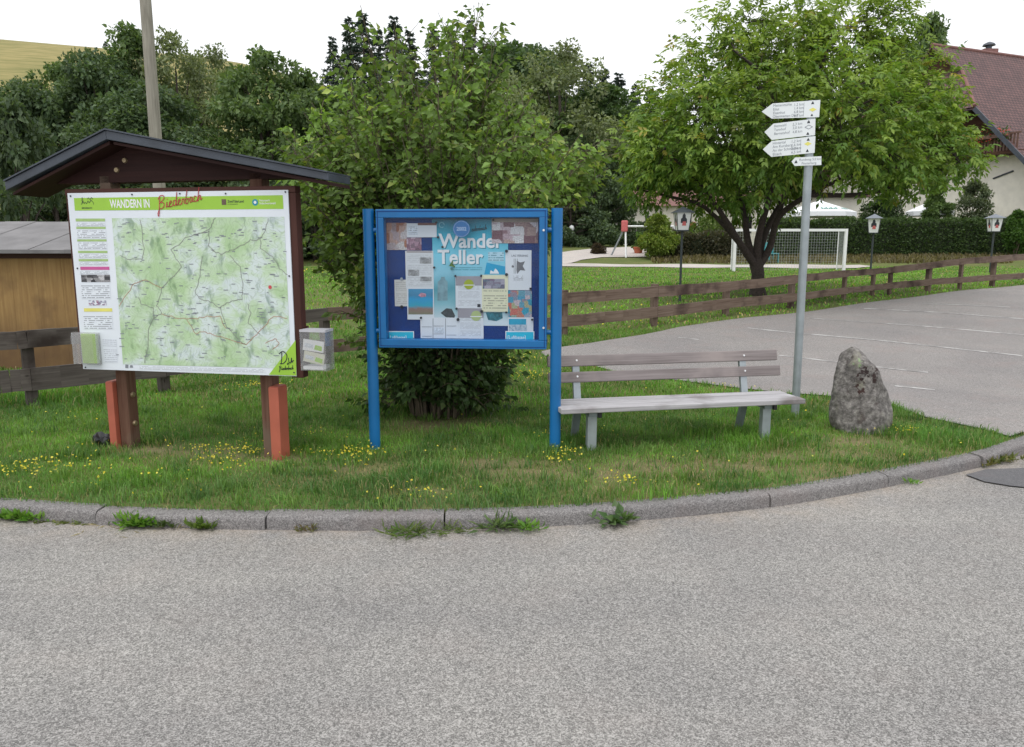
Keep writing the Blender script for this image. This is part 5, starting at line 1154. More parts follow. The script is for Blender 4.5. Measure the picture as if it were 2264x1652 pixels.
# ------------------------------------------------------------ house behind the hedge
e = np.array([.92, .39, 0]); e /= np.linalg.norm(e); gdir = np.array([e[1], -e[0], 0]); zb = float(T(26, 50))
Rg = AT(2056, 99, 54.0); HP = lambda s, q, z: np.array([Rg[0], Rg[1], 0]) + e * s + gdir * q + np.array([0, 0, z])   # s along ridge, q across (towards viewer), z height
zr = Rg[2]; zE = 5.2; run = (zr - zE)
t = thing('farm_house', HP(6, 0, zb), 'large white house with red brown half hipped tiled roof at the right edge', 'house')
z1, z0 = 12.9, 9.95; Lh = 24
def slope(sign, mname):
    mb = MB(); q = lambda z: sign * (zr - z)
    pts = [(.15, zr), (Lh, zr), (Lh, zE), (-1.5, zE), (-1.5, z0), (.8, z1), (.35, z1 + .05)]
    P = [HP(s, q(z), z) for s, z in pts]; uv = [(s, (zr - z) * 1.41) for s, z in pts]
    dn = np.array([0, 0, -.18])
    if sign < 0: P = P[::-1]; uv = uv[::-1]
    mb.face(P[::-1], uv[::-1]); mb.face([p + dn for p in P], uv)
    for i in range(len(P)): j = (i + 1) % len(P); mb.face([P[i], P[j], P[j] + dn, P[i] + dn])
    return obj('roof_slope', mb, M[mname], t)
rf = slope(1, 'tiles'); slope(-1, 'tiles')
mb = MB(); qa, qb = zr - z1, zr - z0
pa = [HP(-1.5, qb, z0), HP(-1.5, -qb, z0), HP(.8, -qa, z1), HP(.8, qa, z1)]; mb.face(pa[::-1], [(-qb, 3), (qb, 3), (qa, 0), (-qa, 0)][::-1]); mb.face([p - [0, 0, .15] for p in pa]); obj('hip_roof', mb, M['tiles'], t)
mb = MB(); mb.tube([HP(.15, 0, zr + .02), HP(Lh, 0, zr + .02)], .12, 8); obj('ridge_tiles', mb, M['tilesred'], t)
for sg in (1, -1): mb = MB(); mb.tube([HP(.8, sg * qa, z1 + .06), HP(-1.5, sg * qb, z0 + .06)], .11, 8); obj('hip_tiles', mb, M['tilesred'], t)
mb = MB(); mb.face([HP(.75, zr - z1, z1 - .1), HP(.75, 0, zr - .3), HP(.75, -(zr - z1), z1 - .1)]); obj('gablet', mb, M['gablewood'], t)
for sg in (1, -1): mb = MB(); mb.beam(HP(-1.52, sg * (zr - z0), z0 - .1), HP(-1.52, sg * (zr - zE), zE - .1), .08, .26); obj('verge_board', mb, M['slate'], t)
wq = run - .9; zw = 7.3
mb = MB(); A, B = (wq, -wq)
def wallq(s0, q0, s1, q1, zlo, zhi): mb.face([HP(s0, q0, zlo), HP(s1, q1, zlo), HP(s1, q1, zhi), HP(s0, q0, zhi)])
wallq(0, -wq, 0, wq, zb - .5, zE + .7); mb.face([HP(0, -wq, zE + .7), HP(0, wq, zE + .7), HP(0, zr - zw - .2, zw), HP(0, -(zr - zw - .2), zw)]); wallq(0, wq, Lh - 1, wq, zb - .5, zE + .6); wallq(Lh - 1, -wq, 0, -wq, zb - .5, zE + .6)
obj('wall', mb, M['wall'], t)
mb = MB(); q6, q8 = zr - zw - .25, zr - z0 - .1; mb.face([HP(-.05, -q6, zw), HP(-.05, q6, zw), HP(-.05, q8, z0 - .1), HP(-.05, -q8, z0 - .1)], [(0, 0), (10, 0), (8, 2), (2, 2)]); obj('gable_boarding', mb, M['gablewood'], t)
GF = Frame(HP(-.0, 0, 0), 0); GF.u = gdir; GF.n = -e
bal = MB(); bal.box(GF, -5.5, 7.6, 7.0, 7.18, .0, 1.2); balo = obj('balcony', bal, M['gablewood'], t)
mb = MB()
for k in range(65): mb.box(GF, -5.45 + k * .2, -5.45 + k * .2 + .12, 7.19, 8.1, 1.13, 1.16)
mb.box(GF, -5.5, 7.6, 8.1, 8.2, 1.1, 1.2); obj('railing', mb, M['winframe'], balo)
mb = MB(); rng = np.random.default_rng(5)
mb.box(GF, -5.4, 7.0, 7.95, 8.15, 1.21, 1.45); fb = obj('flower_box', mb, M['winframe'], balo)
n = 1800; P = np.array([GF.P(rng.uniform(-5.4, 7.0), rng.uniform(7.75, 8.5), rng.uniform(1.2, 1.55)) for _ in range(n)]); cc = cmix(rng, n, (.03, .09, .02), (.07, .14, .03)); f_ = rng.random(n) < .3; cc[f_] = (.55, .1, .08)
blades('balcony_flowers', leaf_verts(rng, P, rdir(rng, n), rdir(rng, n), np.full(n, .13), np.full(n, .1)), LF, 4, cc, M['leaf'], fb)
mb = MB(); mb.beam(GF.P(-7, 4.6 + 0, .02), GF.P(7, 4.9, .02), .06, .05) if False else None
def window(u, v, w, h, door=False):
    mb = MB(); mb.box(GF, u - w / 2, u + w / 2, v, v + h, .0, .06); f_ = obj('door' if door else 'window', mb, M['winframe'], t)
    for sx in (-1, 1): mb = MB(); mb.box(GF, u + (.03 if sx > 0 else -w / 2 + .07), u + (w / 2 - .07 if sx > 0 else -.03), v + .08, v + h - .08, .061, .07); obj('pane', mb, M['darkglass'], f_)
    if not door:
        for sx in (-1, 1): mb = MB(); mb.box(GF, u + sx * (w / 2 + .3) - .27, u + sx * (w / 2 + .3) + .27, v - .03, v + h + .03, .001, .05); obj('shutter', mb, M['shutter'], f_)
for x, yb, yt, w, dr in ((2063, 426, 395, 1.0, False), (2062, 488, 461, 1.1, True), (1960, 426, 395, 1.0, False)):
    u, v = GF.px(x, yb, .0); u2, v2 = GF.px(x, yt, .0); window(u, v, w, max(v2 - v, .7), dr)
mb = MB(); p1, p2 = GF.px(2196, 395, .05), GF.px(2240, 378, .05); mb.tube([GF.P(*p1, .05), GF.P(*p2, .05)], .05, 8); obj('drain_pipe', mb, M['slate'], t)
mb = MB(); c = AT(2185, 118, 57.5); CF = Frame((c[0], c[1], c[2] - 1), 0); mb.box(CF, -.5, .5, 0, 1.25, -.35, .35); ch = obj('chimney', mb, M['tilesred'], t, bevel=.02)
mb = MB(); mb.tube([CF.P(0, 1.25), CF.P(0, 1.5)], .2, 10); mb.tube([CF.P(0, 1.5), CF.P(0, 1.62), CF.P(0, 1.75)], [.42, .36, .1], 12); obj('chimney_cap', mb, M['slate'], ch)
# terrace building, second house
TB = Frame((AT(1810, 480, 50)[0], 50, float(T(18, 50))), -4)
t = thing('terrace_building', TB.o, 'low pale building with two dark window bands behind the first parasol', 'building')
mb = MB(); mb.box(TB, -3.2, 2.6, 0, 3.0, -4, 0); obj('wall', mb, M['wall'], t)
mb = MB(); mb.box(TB, -3.5, 2.9, 3.0, 3.2, -4.4, .5); obj('roof', mb, M['tiles'], t)
for u0, u1 in ((-1.9, -.55), (-.05, .45), (.85, 2.15)):
    v0_, v1_ = TB.px(1800, 503)[1], TB.px(1800, 474)[1]; mb = MB(); mb.box(TB, u0, u1, v0_, v1_, .0, .03); obj('window', mb, M['darkglass'], t)
FHY = 58; o = AT(1500, 470, FHY); FHF = Frame((o[0], FHY, float(T(o[0], FHY))), 8)
t = thing('side_house', FHF.o, 'white house with orange red roof glimpsed through the walnut tree', 'house'); ztop = AT(1500, 415, FHY)[2] - FHF.o[2]; zw_ = AT(1500, 450, FHY)[2] - FHF.o[2]
mb = MB(); mb.box(FHF, -3.4, 7.0, -.5, zw_, -6, 0); obj('wall', mb, M['wall'], t)
mb = MB(); mb.face([FHF.P(-4, zw_ - .2, .6), FHF.P(7.6, zw_ - .2, .6), FHF.P(7.6, ztop, -3), FHF.P(-4, ztop, -3)], [(0, 0), (11, 0), (11, 4), (0, 4)]); mb.face([FHF.P(7.6, zw_ - .2, -6.6), FHF.P(-4, zw_ - .2, -6.6), FHF.P(-4, ztop, -3), FHF.P(7.6, ztop, -3)], [(0, 0), (11, 0), (11, 4), (0, 4)])
mb.face([FHF.P(7.0, zw_, 0), FHF.P(7.0, zw_, -6), FHF.P(7.0, ztop - .1, -3)]); mb.face([FHF.P(-3.4, zw_, -6), FHF.P(-3.4, zw_, 0), FHF.P(-3.4, ztop - .1, -3)]); obj('roof', mb, M['tilesred'], t)
for u in (-2, .5, 3, 5.5): mb = MB(); mb.box(FHF, u - .5, u + .5, zw_ - 2.1, zw_ - .9, .0, .04); obj('window', mb, M['darkglass'], t)
# parasols
def parasol(px, top, edge, half, Y, label):
    c = AT(px, top, Y); r = half * Y / F; ze = AT(px, edge, Y)[2]; t = thing('parasol', (c[0], Y, float(T(c[0], Y))), label, 'parasol'); N8 = 8
    ring = [np.array([c[0] + r * math.cos(a), Y + r * math.sin(a), ze]) for a in np.linspace(0, 2 * math.pi, N8 + 1)[:-1] + .39]; mb = MB(); tp = np.array(c); inner = [tp + (p - tp) * .12 for p in ring]
    for i in range(N8):
        j = (i + 1) % N8; mb.face([ring[i], ring[j], inner[j], inner[i]]); mb.face([inner[i], inner[j], tp + [0, 0, .05]]); mb.face([ring[i] - [0, 0, .25], ring[j] - [0, 0, .25], ring[j], ring[i]])
    cn = obj('canopy', mb, M['canvas'], t); gm = bpy.data.materials.get('parasol print') or plain('parasol print', (.12, .3, .25), .7)
    for sg, dx in ((1, .35), (-1, .4)):
        mb = MB()
        i = 5 if sg > 0 else 6; a_, b_, cc_ = ring[i], ring[(i + 1) % 8], tp
        for k in range(7):
            f = .22 + k * .085; p = a_ + (b_ - a_) * f + (cc_ - (a_ + b_) / 2) * .16 + [0, -.03, .03]; h_ = (cc_ - (a_ + b_) / 2) * (.1 if k % 2 else .16); d_ = (b_ - a_) * .055
            mb.face([p, p + d_, p + d_ + h_, p + h_])
        obj('canopy_print', mb, gm, cn)
    mb = MB(); mb.tube([(c[0], Y, float(T(c[0], Y)) - .1), (c[0], Y, c[2])], .04, 8); obj('pole', mb, M['white'], t)
    for p in ring: pass
parasol(1812, 443, 470, 76, 45.2, 'larger white parasol over the terrace beside the signpost pole'); parasol(2058, 445, 468, 48, 46, 'smaller white parasol before the house wall, on the right')

# ------------------------------------------------------------ lanterns, globe lamps
def lantern(px, top, w_px, base_px, label, face=45):
    g = G(*base_px); Y = g[1]; k = Y / F; x = AT(px, top, Y)[0]; zt = AT(px, top, Y)[2]; g = np.array([x, Y, g[2]]); t = thing('lantern_post', g, label, 'lantern', 'lanterns along the lawn')
    W_ = w_px * k; H_ = W_ * 1.02; zr_ = zt - .22 * H_ ; zb_ = zt - H_
    mb = MB(); mb.tube([g - [0, 0, .1], [x, Y, zb_]], W_ * .052, 10); obj('pole', mb, M['lampdark'], t, smooth=2)
    sq = lambda r, z: [np.array([x + r * math.cos(R(face) + q * math.pi / 2), Y + r * math.sin(R(face) + q * math.pi / 2), z]) for q in range(4)]
    a, b = sq(W_ * .33, zb_), sq(W_ * .46, zr_); mb = MB()
    for i in range(4): j = (i + 1) % 4; mb.face([a[i], a[j], b[j], b[i]])
    mb.face(a[::-1]); gl = obj('glass_body', mb, M['lampglass'], t)
    mb = MB(); c_, d_ = sq(W_ * .62, zr_ - .01), sq(W_ * .1, zt - .04 * W_); mb.rings([sq(W_ * .62, zr_ - .02), c_, d_, sq(W_ * .03, zt)]); obj('roof', mb, M['lamproof'], t)
    mb = MB()
    for i in range(4): mb.tube([a[i], b[i]], W_ * .018, 5)
    mb.rings([sq(W_ * .35, zb_ - .015), sq(W_ * .35, zb_ + .01)]); obj('corner_bars', mb, M['lampdark'], t)
    for i in range(4):                 # crest printed on each pane
        j = (i + 1) % 4; A_, B_, C2, D2 = a[i], a[j], b[j], b[i]; nn = np.cross(B_ - A_, D2 - A_); nn /= np.linalg.norm(nn); nn = nn if nn @ ((A_ + B_) / 2 - [x, Y, zb_]) > 0 else -nn
        Q = lambda s, v: (A_ * (1 - s) + B_ * s) * (1 - v) + (D2 * (1 - s) + C2 * s) * v + nn * .004
        mb = MB(); mb.face([Q(s, v) for s, v in ((.25, .4), (.75, .4), (.72, .62), (.62, .68), (.6, .82), (.5, .92), (.4, .82), (.38, .68), (.28, .62))]); e1 = obj('crest', mb, M['ink'], gl)
        mb = MB(); mb.face([Q(s, v) + nn * .003 for s, v in ((.36, .26), (.7, .26), (.66, .48), (.42, .48))]); obj('crest_base', mb, M['redpaint'], e1)
lantern(1510, 457, 50, (1508, 668), 'nearest black lantern with white crested panes left of the walnut trunk')
lantern(1934, 473, 40, (1932, 612), 'middle black lantern in front of the long hedge, right of the goal', 20)
lantern(2201, 473, 37, (2199, 603), 'lantern at the right edge in front of the long hedge', 40)
for px, tp, bs, lb in ((1263.5, 498, 545, 'white globe lamp nearest to the blue showcase post, on the far lawn'), (1317, 493, 541, 'white globe lamp in front of the short clipped hedge')):
    g = G(px, bs); x = g[0]; zt = AT(px, tp, g[1])[2]; t = thing('globe_lamp', g, lb, 'lamp', 'white globe lamps by the courtyard'); mb = MB(); mb.tube([g - [0, 0, .1], [x, g[1], zt - .25]], .05, 8); obj('pole', mb, M['white'], t)
    mb = MB(); mb.tube([[x, g[1], zt - .38 + .0], [x, g[1], zt - .3], [x, g[1], zt - .18], [x, g[1], zt - .05], [x, g[1], zt]], [.08, .15, .18, .12, .03], 12); obj('globe', mb, M['lampglass'], t, smooth=True)

# ------------------------------------------------------------ goal, swing, pot, small garden things
gl0, gl1 = G(1622, 601), G(1865, 598); Yg = (gl0[1] + gl1[1]) / 2; gl0[1] = gl1[1] = Yg; gl0 = np.array([AT(1622, 600, Yg)[0], Yg, float(T(gl0[0], Yg))]); gl1 = np.array([AT(1865, 600, Yg)[0], Yg, float(T(gl1[0], Yg))]); hgl = AT(1865, 506, Yg)[2] - gl1[2]
t = thing('football_goal', (gl0 + gl1) / 2, 'white football goal with net behind the walnut trunk', 'goal'); dep = np.array([.25, 1.3, 0]); zz = np.array([0, 0, 1.])
for p in (gl0, gl1): mb = MB(); mb.beam(p - zz * .05, p + zz * hgl, .1, .1, (0, 1, 0)); obj('goal_post', mb, M['white'], t)
mb = MB(); mb.beam(gl0 + zz * (hgl - .05) + [.055, 0, 0], gl1 + zz * (hgl - .05) - [.055, 0, 0], .098, .098); obj('crossbar', mb, M['white'], t)
for p in (gl0, gl1): mb = MB(); mb.tube([p + zz * hgl * .98 + [0, .05, 0], p + dep + zz * hgl * .96, p + dep], .02, 6); obj('net_bracket', mb, M['white'], t)
mb = MB(); a, b = gl0 + dep, gl1 + dep
for k in range(41): p = a + (b - a) * k / 40; mb.beam(p, p + zz * hgl * .96, .006, .006, (0, 1, 0))
for k in range(15): mb.beam(a + zz * hgl * .96 * k / 14, b + zz * hgl * .96 * k / 14, .006, .006)
for k in range(1, 12):
    for p, q in ((gl0, a), (gl1, b)): mb.beam(p + (q - p) * k / 12, p + (q - p) * k / 12 + zz * hgl * .96, .006, .006, (0, 1, 0))
obj('net', mb, plain('grey net', (.42, .45, .44), .8), t)
g = G(1388, 570); k = g[1] / F; zt = AT(1386, 500, g[1])[2]; x = g[0]; t = thing('swing_frame', g, 'swing frame with red joint, white leg and grey slanting leg at the courtyard', 'swing'); tp = np.array([AT(1386, 500, g[1])[0], g[1] + .5, zt])
mb = MB(); mb.tube([np.array([AT(1384, 568, g[1])[0], g[1], g[2]]), tp], .05, 8); obj('leg', mb, M['white'], t)
mb = MB(); gg = G(1355, 569); mb.tube([[AT(1355, 568, gg[1])[0], gg[1] + 1.0, gg[2]], tp], .045, 8); obj('leg', mb, M['steel'], t)
mb = MB(); mb.tube([tp, tp + [2.6, .2, 0]], .05, 8); obj('crossbar', mb, M['white'], t)
mb = MB(); JF = Frame(tp, 0); mb.box(JF, -.22, .1, -.28, .3, -.12, .2); obj('joint_cap', mb, M['redpaint'], t, bevel=.05)
for dx in (1.9,):
    mb = MB(); gg = tp + [2.6, .2, 0]; mb.tube([gg, [gg[0] + .2, gg[1], g[2]]], .05, 8); obj('leg', mb, M['white'], t)
g = G(1411, 561); k = g[1] / F; t = thing('flower_pot', g, 'terracotta flower pot with green plant on the courtyard path', 'pot'); r = 11 * k
mb = MB(); mb.tube([g, g + zz * .6 * r * 1.6, g + zz * r * 1.1], [r * .7, r * .95, r * .95], 14); mb.tube([g + zz * r * 1.1, g + zz * r * 1.35], r * 1.08, 14); obj('pot', mb, M['terracotta'], t, smooth=2)
rng = np.random.default_rng(9); C, Rr = blob_clusters(rng, 10, r * 1.3, r * 4, r * 1.0, 'bush', (.3, .5)); v, c = puff(rng, C, Rr, 60, .12, (.07, .15, .03), (.14, .22, .05)); blades('plant', v + g, LF, 4, c, M['leaf'], t)
CYY = 38.5; c0_ = AT(1712, 560, CYY); CF = Frame((c0_[0], CYY, float(T(c0_[0], CYY))), 15); t = thing('garden_chair', CF.o, 'teal plastic garden chair half hidden behind the walnut trunk', 'chair')
mb = MB(); mb.box(CF, -.28, .28, .42, .47, -.5, 0); obj('seat', mb, M['tealplastic'], t, bevel=.01); mb = MB(); mb.box(CF, -.28, .28, .48, 1.0, -.55, -.5); obj('backrest', mb, M['tealplastic'], t, bevel=.01)
for u in (-.25, .25):
    for n_ in (-.47, -.03): mb = MB(); mb.box(CF, u - .02, u + .02, -.05, .42, n_ - .02, n_ + .02); obj('leg', mb, M['tealplastic'], t)
g = G(1650, 567); t = thing('parasol_stand', g, 'small white stand with a thin tube between goal post and trunk', 'stand'); mb = MB(); mb.tube([g, g + zz * .06], .3, 12); obj('foot', mb, M['white'], t); mb = MB(); mb.tube([g + zz * .06, g + zz * .75], .05, 8); obj('tube', mb, M['white'], t)
g = G(1526, 545); ob = AT(1528, 507, g[1]); t = thing('orange_planter', ob, 'orange planter box showing behind the nearest lantern post', 'planter'); OF = Frame((ob[0], g[1], ob[2]), 5); mb = MB(); mb.box(OF, -.28, .28, 0, .45, -.5, 0); obj('box', mb, M['terracotta'], t, bevel=.02); mb = MB(); mb.beam(OF.P(0, float(T(ob[0], g[1])) - ob[2], -.25), OF.P(0, -.002, -.25), .12, .12, (0, 1, 0)); obj('stand', mb, M['fence'], t)

# ------------------------------------------------------------ grass, flowers, weeds
rng = np.random.default_rng(123)
kp = np.array(kin); 
polys = [lot_poly, path_a, path_b]
def lawn(x, y):
    ok = y > np.interp(x, kp[:, 0], kp[:, 1]) - .045
    for p in polys: ok &= ~inpoly(x, y, p)
    return ok
BARE = [(1080, 1025, .22, .85), (1050, 1030, .12, .6), (740, 1035, .16, .7), (1330, 1050, .3, .6), (1480, 1035, .35, .75), (1620, 1030, .3, .7), (1740, 1010, .25, .6), (1400, 1075, .25, .45), (330, 995, .22, .7), (440, 1000, .3, .6), (620, 1015, .16, .9), (560, 1010, .25, .55), (270, 992, .1, .7), (1890, 975, .25, .7), (1850, 1005, .3, .5), (2030, 1000, .3, .4), (960, 1085, .2, .4), (1830, 1040, .3, .4), (700, 1060, .2, .4), (980, 935, .4, .7), (430, 1030, .3, .35), (820, 1040, .25, .5), (1150, 1045, .3, .5)]
BW = [(G(x, y), r, s) for x, y, r, s in BARE]
def bare(x, y):
    b = np.zeros(x.shape)
    for g, r, s in BW: b = np.maximum(b, s * np.exp(-(((x - g[0]) / (r * 1.5)) ** 2 + ((y - g[1]) / (r * .7)) ** 2)))
    return b
gv = np.zeros(len(ground_.data.vertices) * 3); ground_.data.vertices.foreach_get('co', gv); gv = gv.reshape(-1, 3); gb = np.ones((len(gv), 4)); gb[:, :3] = np.clip(bare(gv[:, 0], gv[:, 1]) * 1.2 + .25 * ss(.14, .02, gv[:, 1] - np.interp(gv[:, 0], kp[:, 0], kp[:, 1])) * (gv[:, 1] < 9), 0, 1)[:, None]
ground_.data.color_attributes.new('Bare', 'FLOAT_COLOR', 'POINT').data.foreach_set('color', gb.ravel())
def vnoise(x, y, s, seed=0):
    return (np.sin(x * s + 1.3 * seed + 2 * np.sin(y * s * .7 + seed)) + np.sin(y * s * 1.3 + seed * 2.1 + 1.7 * np.sin(x * s * .9))) * .25 + .5
def grass(name, x, y, hgt, wid, cols, m, fl=1.0):
    n = len(x); z = T(x, y) - .008 - .012 * (y < np.interp(x, kp[:, 0], kp[:, 1])); q = rng.random(n) * 6.283; lean = rng.uniform(.1, .95, n) * fl; d = np.stack([np.cos(q), np.sin(q), np.zeros(n)], 1); q2 = q + rng.normal(size=n) * .5 + 1.57
    s = np.stack([np.cos(q2), np.sin(q2), np.zeros(n)], 1); p = np.stack([x, y, z], 1); h = hgt[:, None]; w = wid[:, None]; l = lean[:, None]; up = np.array([0, 0, 1.])
    m1 = p + up * h * .6 + d * h * l * .3; tip = p + up * h * (1 - .3 * l) + d * h * l
    return blades(name, np.stack([p - s * w / 2, p + s * w / 2, m1 + s * w * .38, m1 - s * w * .38, tip], 1), [(0, 1, 2, 3), (3, 2, 4)], 5, cols, m, kind='stuff')
def sample(x0, x1, y0, y1, n):
    x = rng.uniform(x0, x1, n); y = rng.uniform(y0, y1, n); k = lawn(x, y); return x[k], y[k]
def colour(x, y, n):
    f = vnoise(x, y, 2.1, 1)[:, None]; g_ = vnoise(x, y, 5.3, 2)[:, None]
    c = np.array([.14, .285, .045]) * (1 - f) + np.array([.075, .17, .04]) * f; c = c * (.8 + .75 * g_)
    blue = (ss(5.3, 4.7, y) * vnoise(x, y, 3.1, 5))[:, None]; c = c * (1 - blue * .7) + np.array([.12, .215, .095]) * blue * .7
    c = c * rng.uniform(.65, 1.4, (n, 1)); dr = rng.random(n) < .07 + .55 * bare(x, y); c[dr] = np.array([.42, .35, .19]) * rng.uniform(.6, 1.2, (dr.sum(), 1)); return np.clip(c, .003, 1)
x, y = sample(-5.2, 6, 4.2, 7.2, 230000); k = rng.random(len(x)) > np.minimum(.93, bare(x, y) * 1.15 + .2 * (vnoise(x, y, 3.3, 9) > .75)); x, y = x[k], y[k]; n = len(x)
long_ = 1 + 1.0 * (vnoise(x, y, 4, 7) > .72) + .9 * ss(.55, .2, np.hypot(x - 1.95, y - 5.9)) + .8 * ss(.5, .1, np.hypot(x - 3.35, y - 6.1)) + .6 * ss(.5, .15, np.hypot(x - .6, y - 5.7)) + .5 * ss(.6, .2, np.abs(y - np.interp(x, kp[:, 0], kp[:, 1]) - .1)) * (rng.random(n) < .12)
hs_ = .034 * rng.uniform(.5, 1.45, n) * long_ * (1 - .5 * bare(x, y))
grass('grass', x, y, hs_, rng.uniform(.0025, .0055, n), colour(x, y, n), M['grass'])
tx_, ty_ = sample(-4.6, 5, 4.3, 7.2, 900); tx_ = np.repeat(tx_, 26); ty_ = np.repeat(ty_, 26); tx_ = tx_ + rng.normal(size=len(tx_)) * .05; ty_ = ty_ + rng.normal(size=len(ty_)) * .04; k = lawn(tx_, ty_) & (rng.random(len(tx_)) > bare(tx_, ty_)); tx_, ty_ = tx_[k], ty_[k]; n = len(tx_)
tc_ = np.repeat(cmix(rng, 900, (.065, .15, .045), (.19, .32, .075), .1), 26, 0)[:len(k)][k[:900 * 26]] if len(k) <= 900 * 26 else None
grass('tall_grass', tx_, ty_, .075 * rng.uniform(.6, 1.5, n), rng.uniform(.004, .008, n), np.clip(tc_ * rng.uniform(.8, 1.2, (n, 1)), .003, 1), M['grass'], 1.15)
x, y = sample(-9, 9, 7.2, 12.5, 150000); n = len(x); tall = 1 + 1.4 * ss(-3.4, -4.6, x) * ss(8.6, 7.4, y)
grass('meadow_grass', x, y, .05 * rng.uniform(.5, 1.5, n) * tall, rng.uniform(.006, .011, n), colour(x, y, n), M['grass'])
x, y = sample(-16, 26, 12.5, 36, 170000); n = len(x); k = rng.random(n) < (12.5 / y) ** .8; x, y = x[k], y[k]; n = len(x)
grass('lawn_grass', x, y, .06 * rng.uniform(.5, 1.3, n) * (1 + .5 * (np.abs(x) > 60)), rng.uniform(.016, .035, n), np.clip(colour(x, y, n) * [1.25, 1.2, 1.1], .003, 1), M['grass'])
# bank of dry plants below the hedge
px_ = rng.uniform(1440, 2240, 5200); py_ = rng.uniform(566, 583, 5200); pts = []
ga = np.array([[G(a, b) for a in (1440, 2240)] for b in (566, 574, 583)])
for a, b in zip(px_, py_):
    s_, r_ = (a - 1440) / 800, (b - 566) / 17 * 2; i_ = min(int(r_), 1); r_ -= i_
    pts.append((ga[i_, 0] * (1 - s_) + ga[i_, 1] * s_) * (1 - r_) + (ga[i_ + 1, 0] * (1 - s_) + ga[i_ + 1, 1] * s_) * r_)
pts = np.array(pts); n = len(pts)
grass('bank_plants', pts[:, 0], pts[:, 1], rng.uniform(.12, .32, n), rng.uniform(.05, .1, n), cmix(rng, n, (.1, .085, .04), (.2, .17, .09), .3), M['grass'])
# flowers
FP = [(75, 1045, .32, 170), (540, 1008, .22, 95), (505, 1030, .2, 40), (790, 1012, .2, 130), (1245, 1014, .12, 50), (1230, 1030, .06, 14), (1382, 1075, .13, 45), (1165, 835, .35, 110), (1130, 800, .4, 60), (555, 858, .22, 60), (930, 1108, .18, 35), (2000, 962, .16, 35), (460, 1000, .2, 30), (330, 1068, .06, 8), (1190, 970, .3, 14), (680, 970, .3, 25), (180, 930, .3, 14), (480, 1060, .3, 20), (700, 1010, .15, 20), (200, 1085, .2, 12), (1330, 960, .1, 6), (1700, 840, .3, 20), (1620, 860, .3, 25), (740, 600, 1.6, 40), (1400, 720, 1.2, 50), (1600, 690, 1.5, 40)]
fx, fy = [], []
for a, b, r, n in FP: g = G(a, b); fx += list(g[0] + rng.standard_t(3, size=n) * r * .55); fy += list(g[1] + rng.standard_t(3, size=n) * r * .35)
x, y = sample(-4, 4.5, 4.4, 8, 150); fx = np.concatenate([fx, x]); fy = np.concatenate([fy, y]); k = lawn(fx, fy); fx, fy = fx[k], fy[k]; n = len(fx)
z = T(fx, fy) + rng.uniform(.03, .075, n); s_ = .0062 * rng.uniform(.6, 1.4, n) * np.maximum(1, fy / 7) ; a1 = rdir(rng, n) * [1, 1, .5]; a1 = unit(a1); a2 = unit(np.cross(a1, rng.normal(size=(n, 3)) * .6 + [0, -.4, 1])); c = np.stack([fx, fy, z], 1)
hexv = np.stack([c + (a1 * math.cos(q) + a2 * math.sin(q)) * s_[:, None] for q in np.linspace(0, 2 * math.pi, 6)[:-1]], 1)
blades('yellow_flowers', hexv, [(0, 1, 2, 3, 4)], 5, cmix(rng, n, (.72, .58, .03), (.85, .74, .12), .1), M['leaf'], kind='stuff')
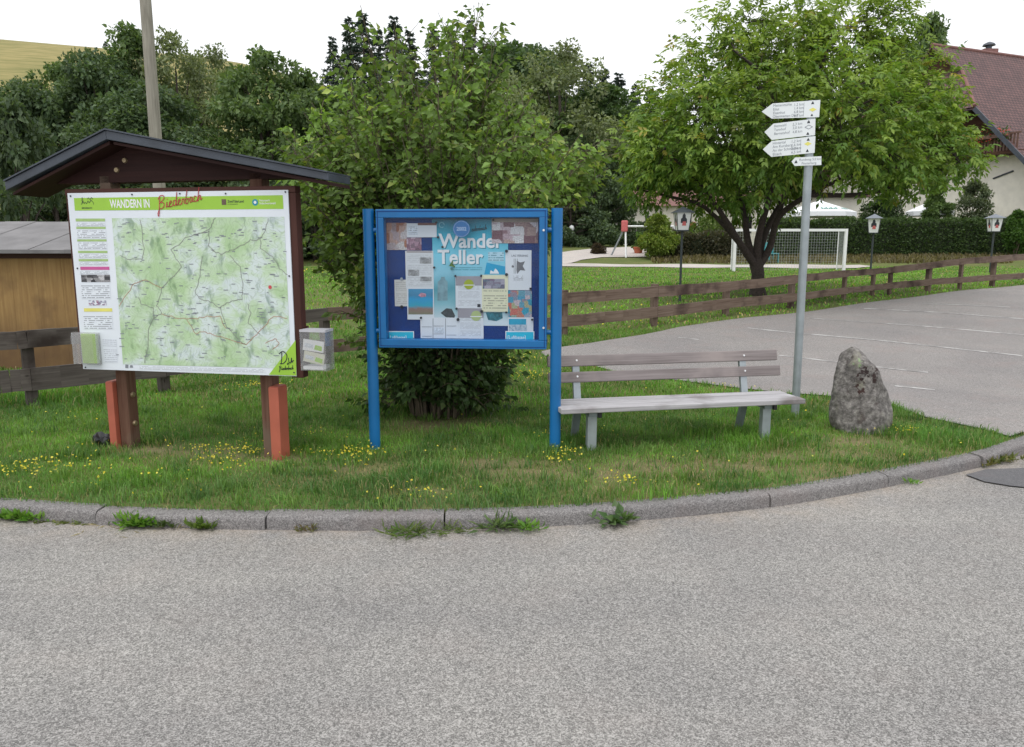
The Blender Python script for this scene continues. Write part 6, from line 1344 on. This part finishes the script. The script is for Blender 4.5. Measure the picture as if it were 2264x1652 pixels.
def weed(px, py, label, n=60, L=.07, sp=.07, c=((.09, .22, .03), (.19, .33, .06)), broad=.35, up=1.1):
    g = CAM + ray(px, py) * (-EYE / ray(px, py)[2]); t = None; sp *= .7; L *= .72; P = g + rng.normal(size=(n, 3)) * [sp, sp * .35, 0]; P[:, 2] = .003
    P[:, 1] = np.minimum(P[:, 1], np.interp(P[:, 0], np.array(kl)[:, 0], np.array(kl)[:, 1]) - .006)
    d = rng.normal(size=(n, 3)) * [1, 1, .2] + [0, -.15, up]; P = P + unit(d) * (rng.random((n, 1)) * L * .7 * (up > .4)); l = L * rng.uniform(.5, 1.3, n)
    o = blades('weed_tuft', leaf_verts(rng, P, d, rng.normal(size=(n, 3)) * .4 + [0, -.3, .8], l, l * broad), LF, 4, cmix(rng, n, *c, .2), M['leaf'], origin=g); tag(o, label, 'weed', 'weeds in the kerb gutter')
weed(85, 1133, 'green weed tuft at the kerb below the left yellow flower patch', 140, .075, .09); weed(40, 1140, 'leafy weed at the kerb by the left picture edge', 100, .07, .08); weed(150, 1150, 'flat straggling weed on the road edge, leftmost strip', 90, .05, .2, ((.09, .13, .03), (.17, .18, .06)), .3, .3)
weed(318, 1160, 'brightest bushy weed tuft at the kerb left of centre', 190, .085, .075); weed(372, 1163, 'dull small weed right beside the bushy bright tuft', 80, .06, .06, ((.06, .1, .03), (.1, .14, .05))); weed(452, 1168, 'yellow green weed tuft at the kerb below the right board post', 100, .075, .045, ((.09, .17, .03), (.18, .25, .06)))
weed(300, 1160, 'dry straw lying along the kerb foot', 110, .08, .3, ((.3, .25, .14), (.42, .36, .22)), .07, .05); weed(905, 1182, 'grassy weed spreading on the road below the showcase', 150, .1, .1, ((.08, .16, .03), (.16, .2, .06)), .12, .5); weed(1000, 1178, 'small grassy tuft between two larger weeds at the kerb', 70, .07, .06, ((.08, .14, .03), (.15, .18, .06)), .15, .6)
weed(1105, 1168, 'upright pale green weed leaning on the kerb right of centre', 120, .11, .06, ((.08, .15, .05), (.16, .22, .09)), .2, .8); weed(1168, 1174, 'low weed at the kerb right of the upright pale weed', 70, .07, .05); weed(1365, 1152, 'broad leaved weed at the kerb below the bench', 60, .12, .08, ((.07, .14, .05), (.13, .2, .08)), .4, .6); weed(678, 1176, 'tiny brown weed at the kerb middle left', 40, .05, .04, ((.14, .1, .05), (.14, .17, .06))); weed(2200, 1022, 'weeds in the kerb gutter at the right edge', 150, .07, .14, ((.09, .13, .03), (.2, .18, .07))); weed(2015, 1072, 'tiny weed on the road below the kerb at right', 25, .05, .03)
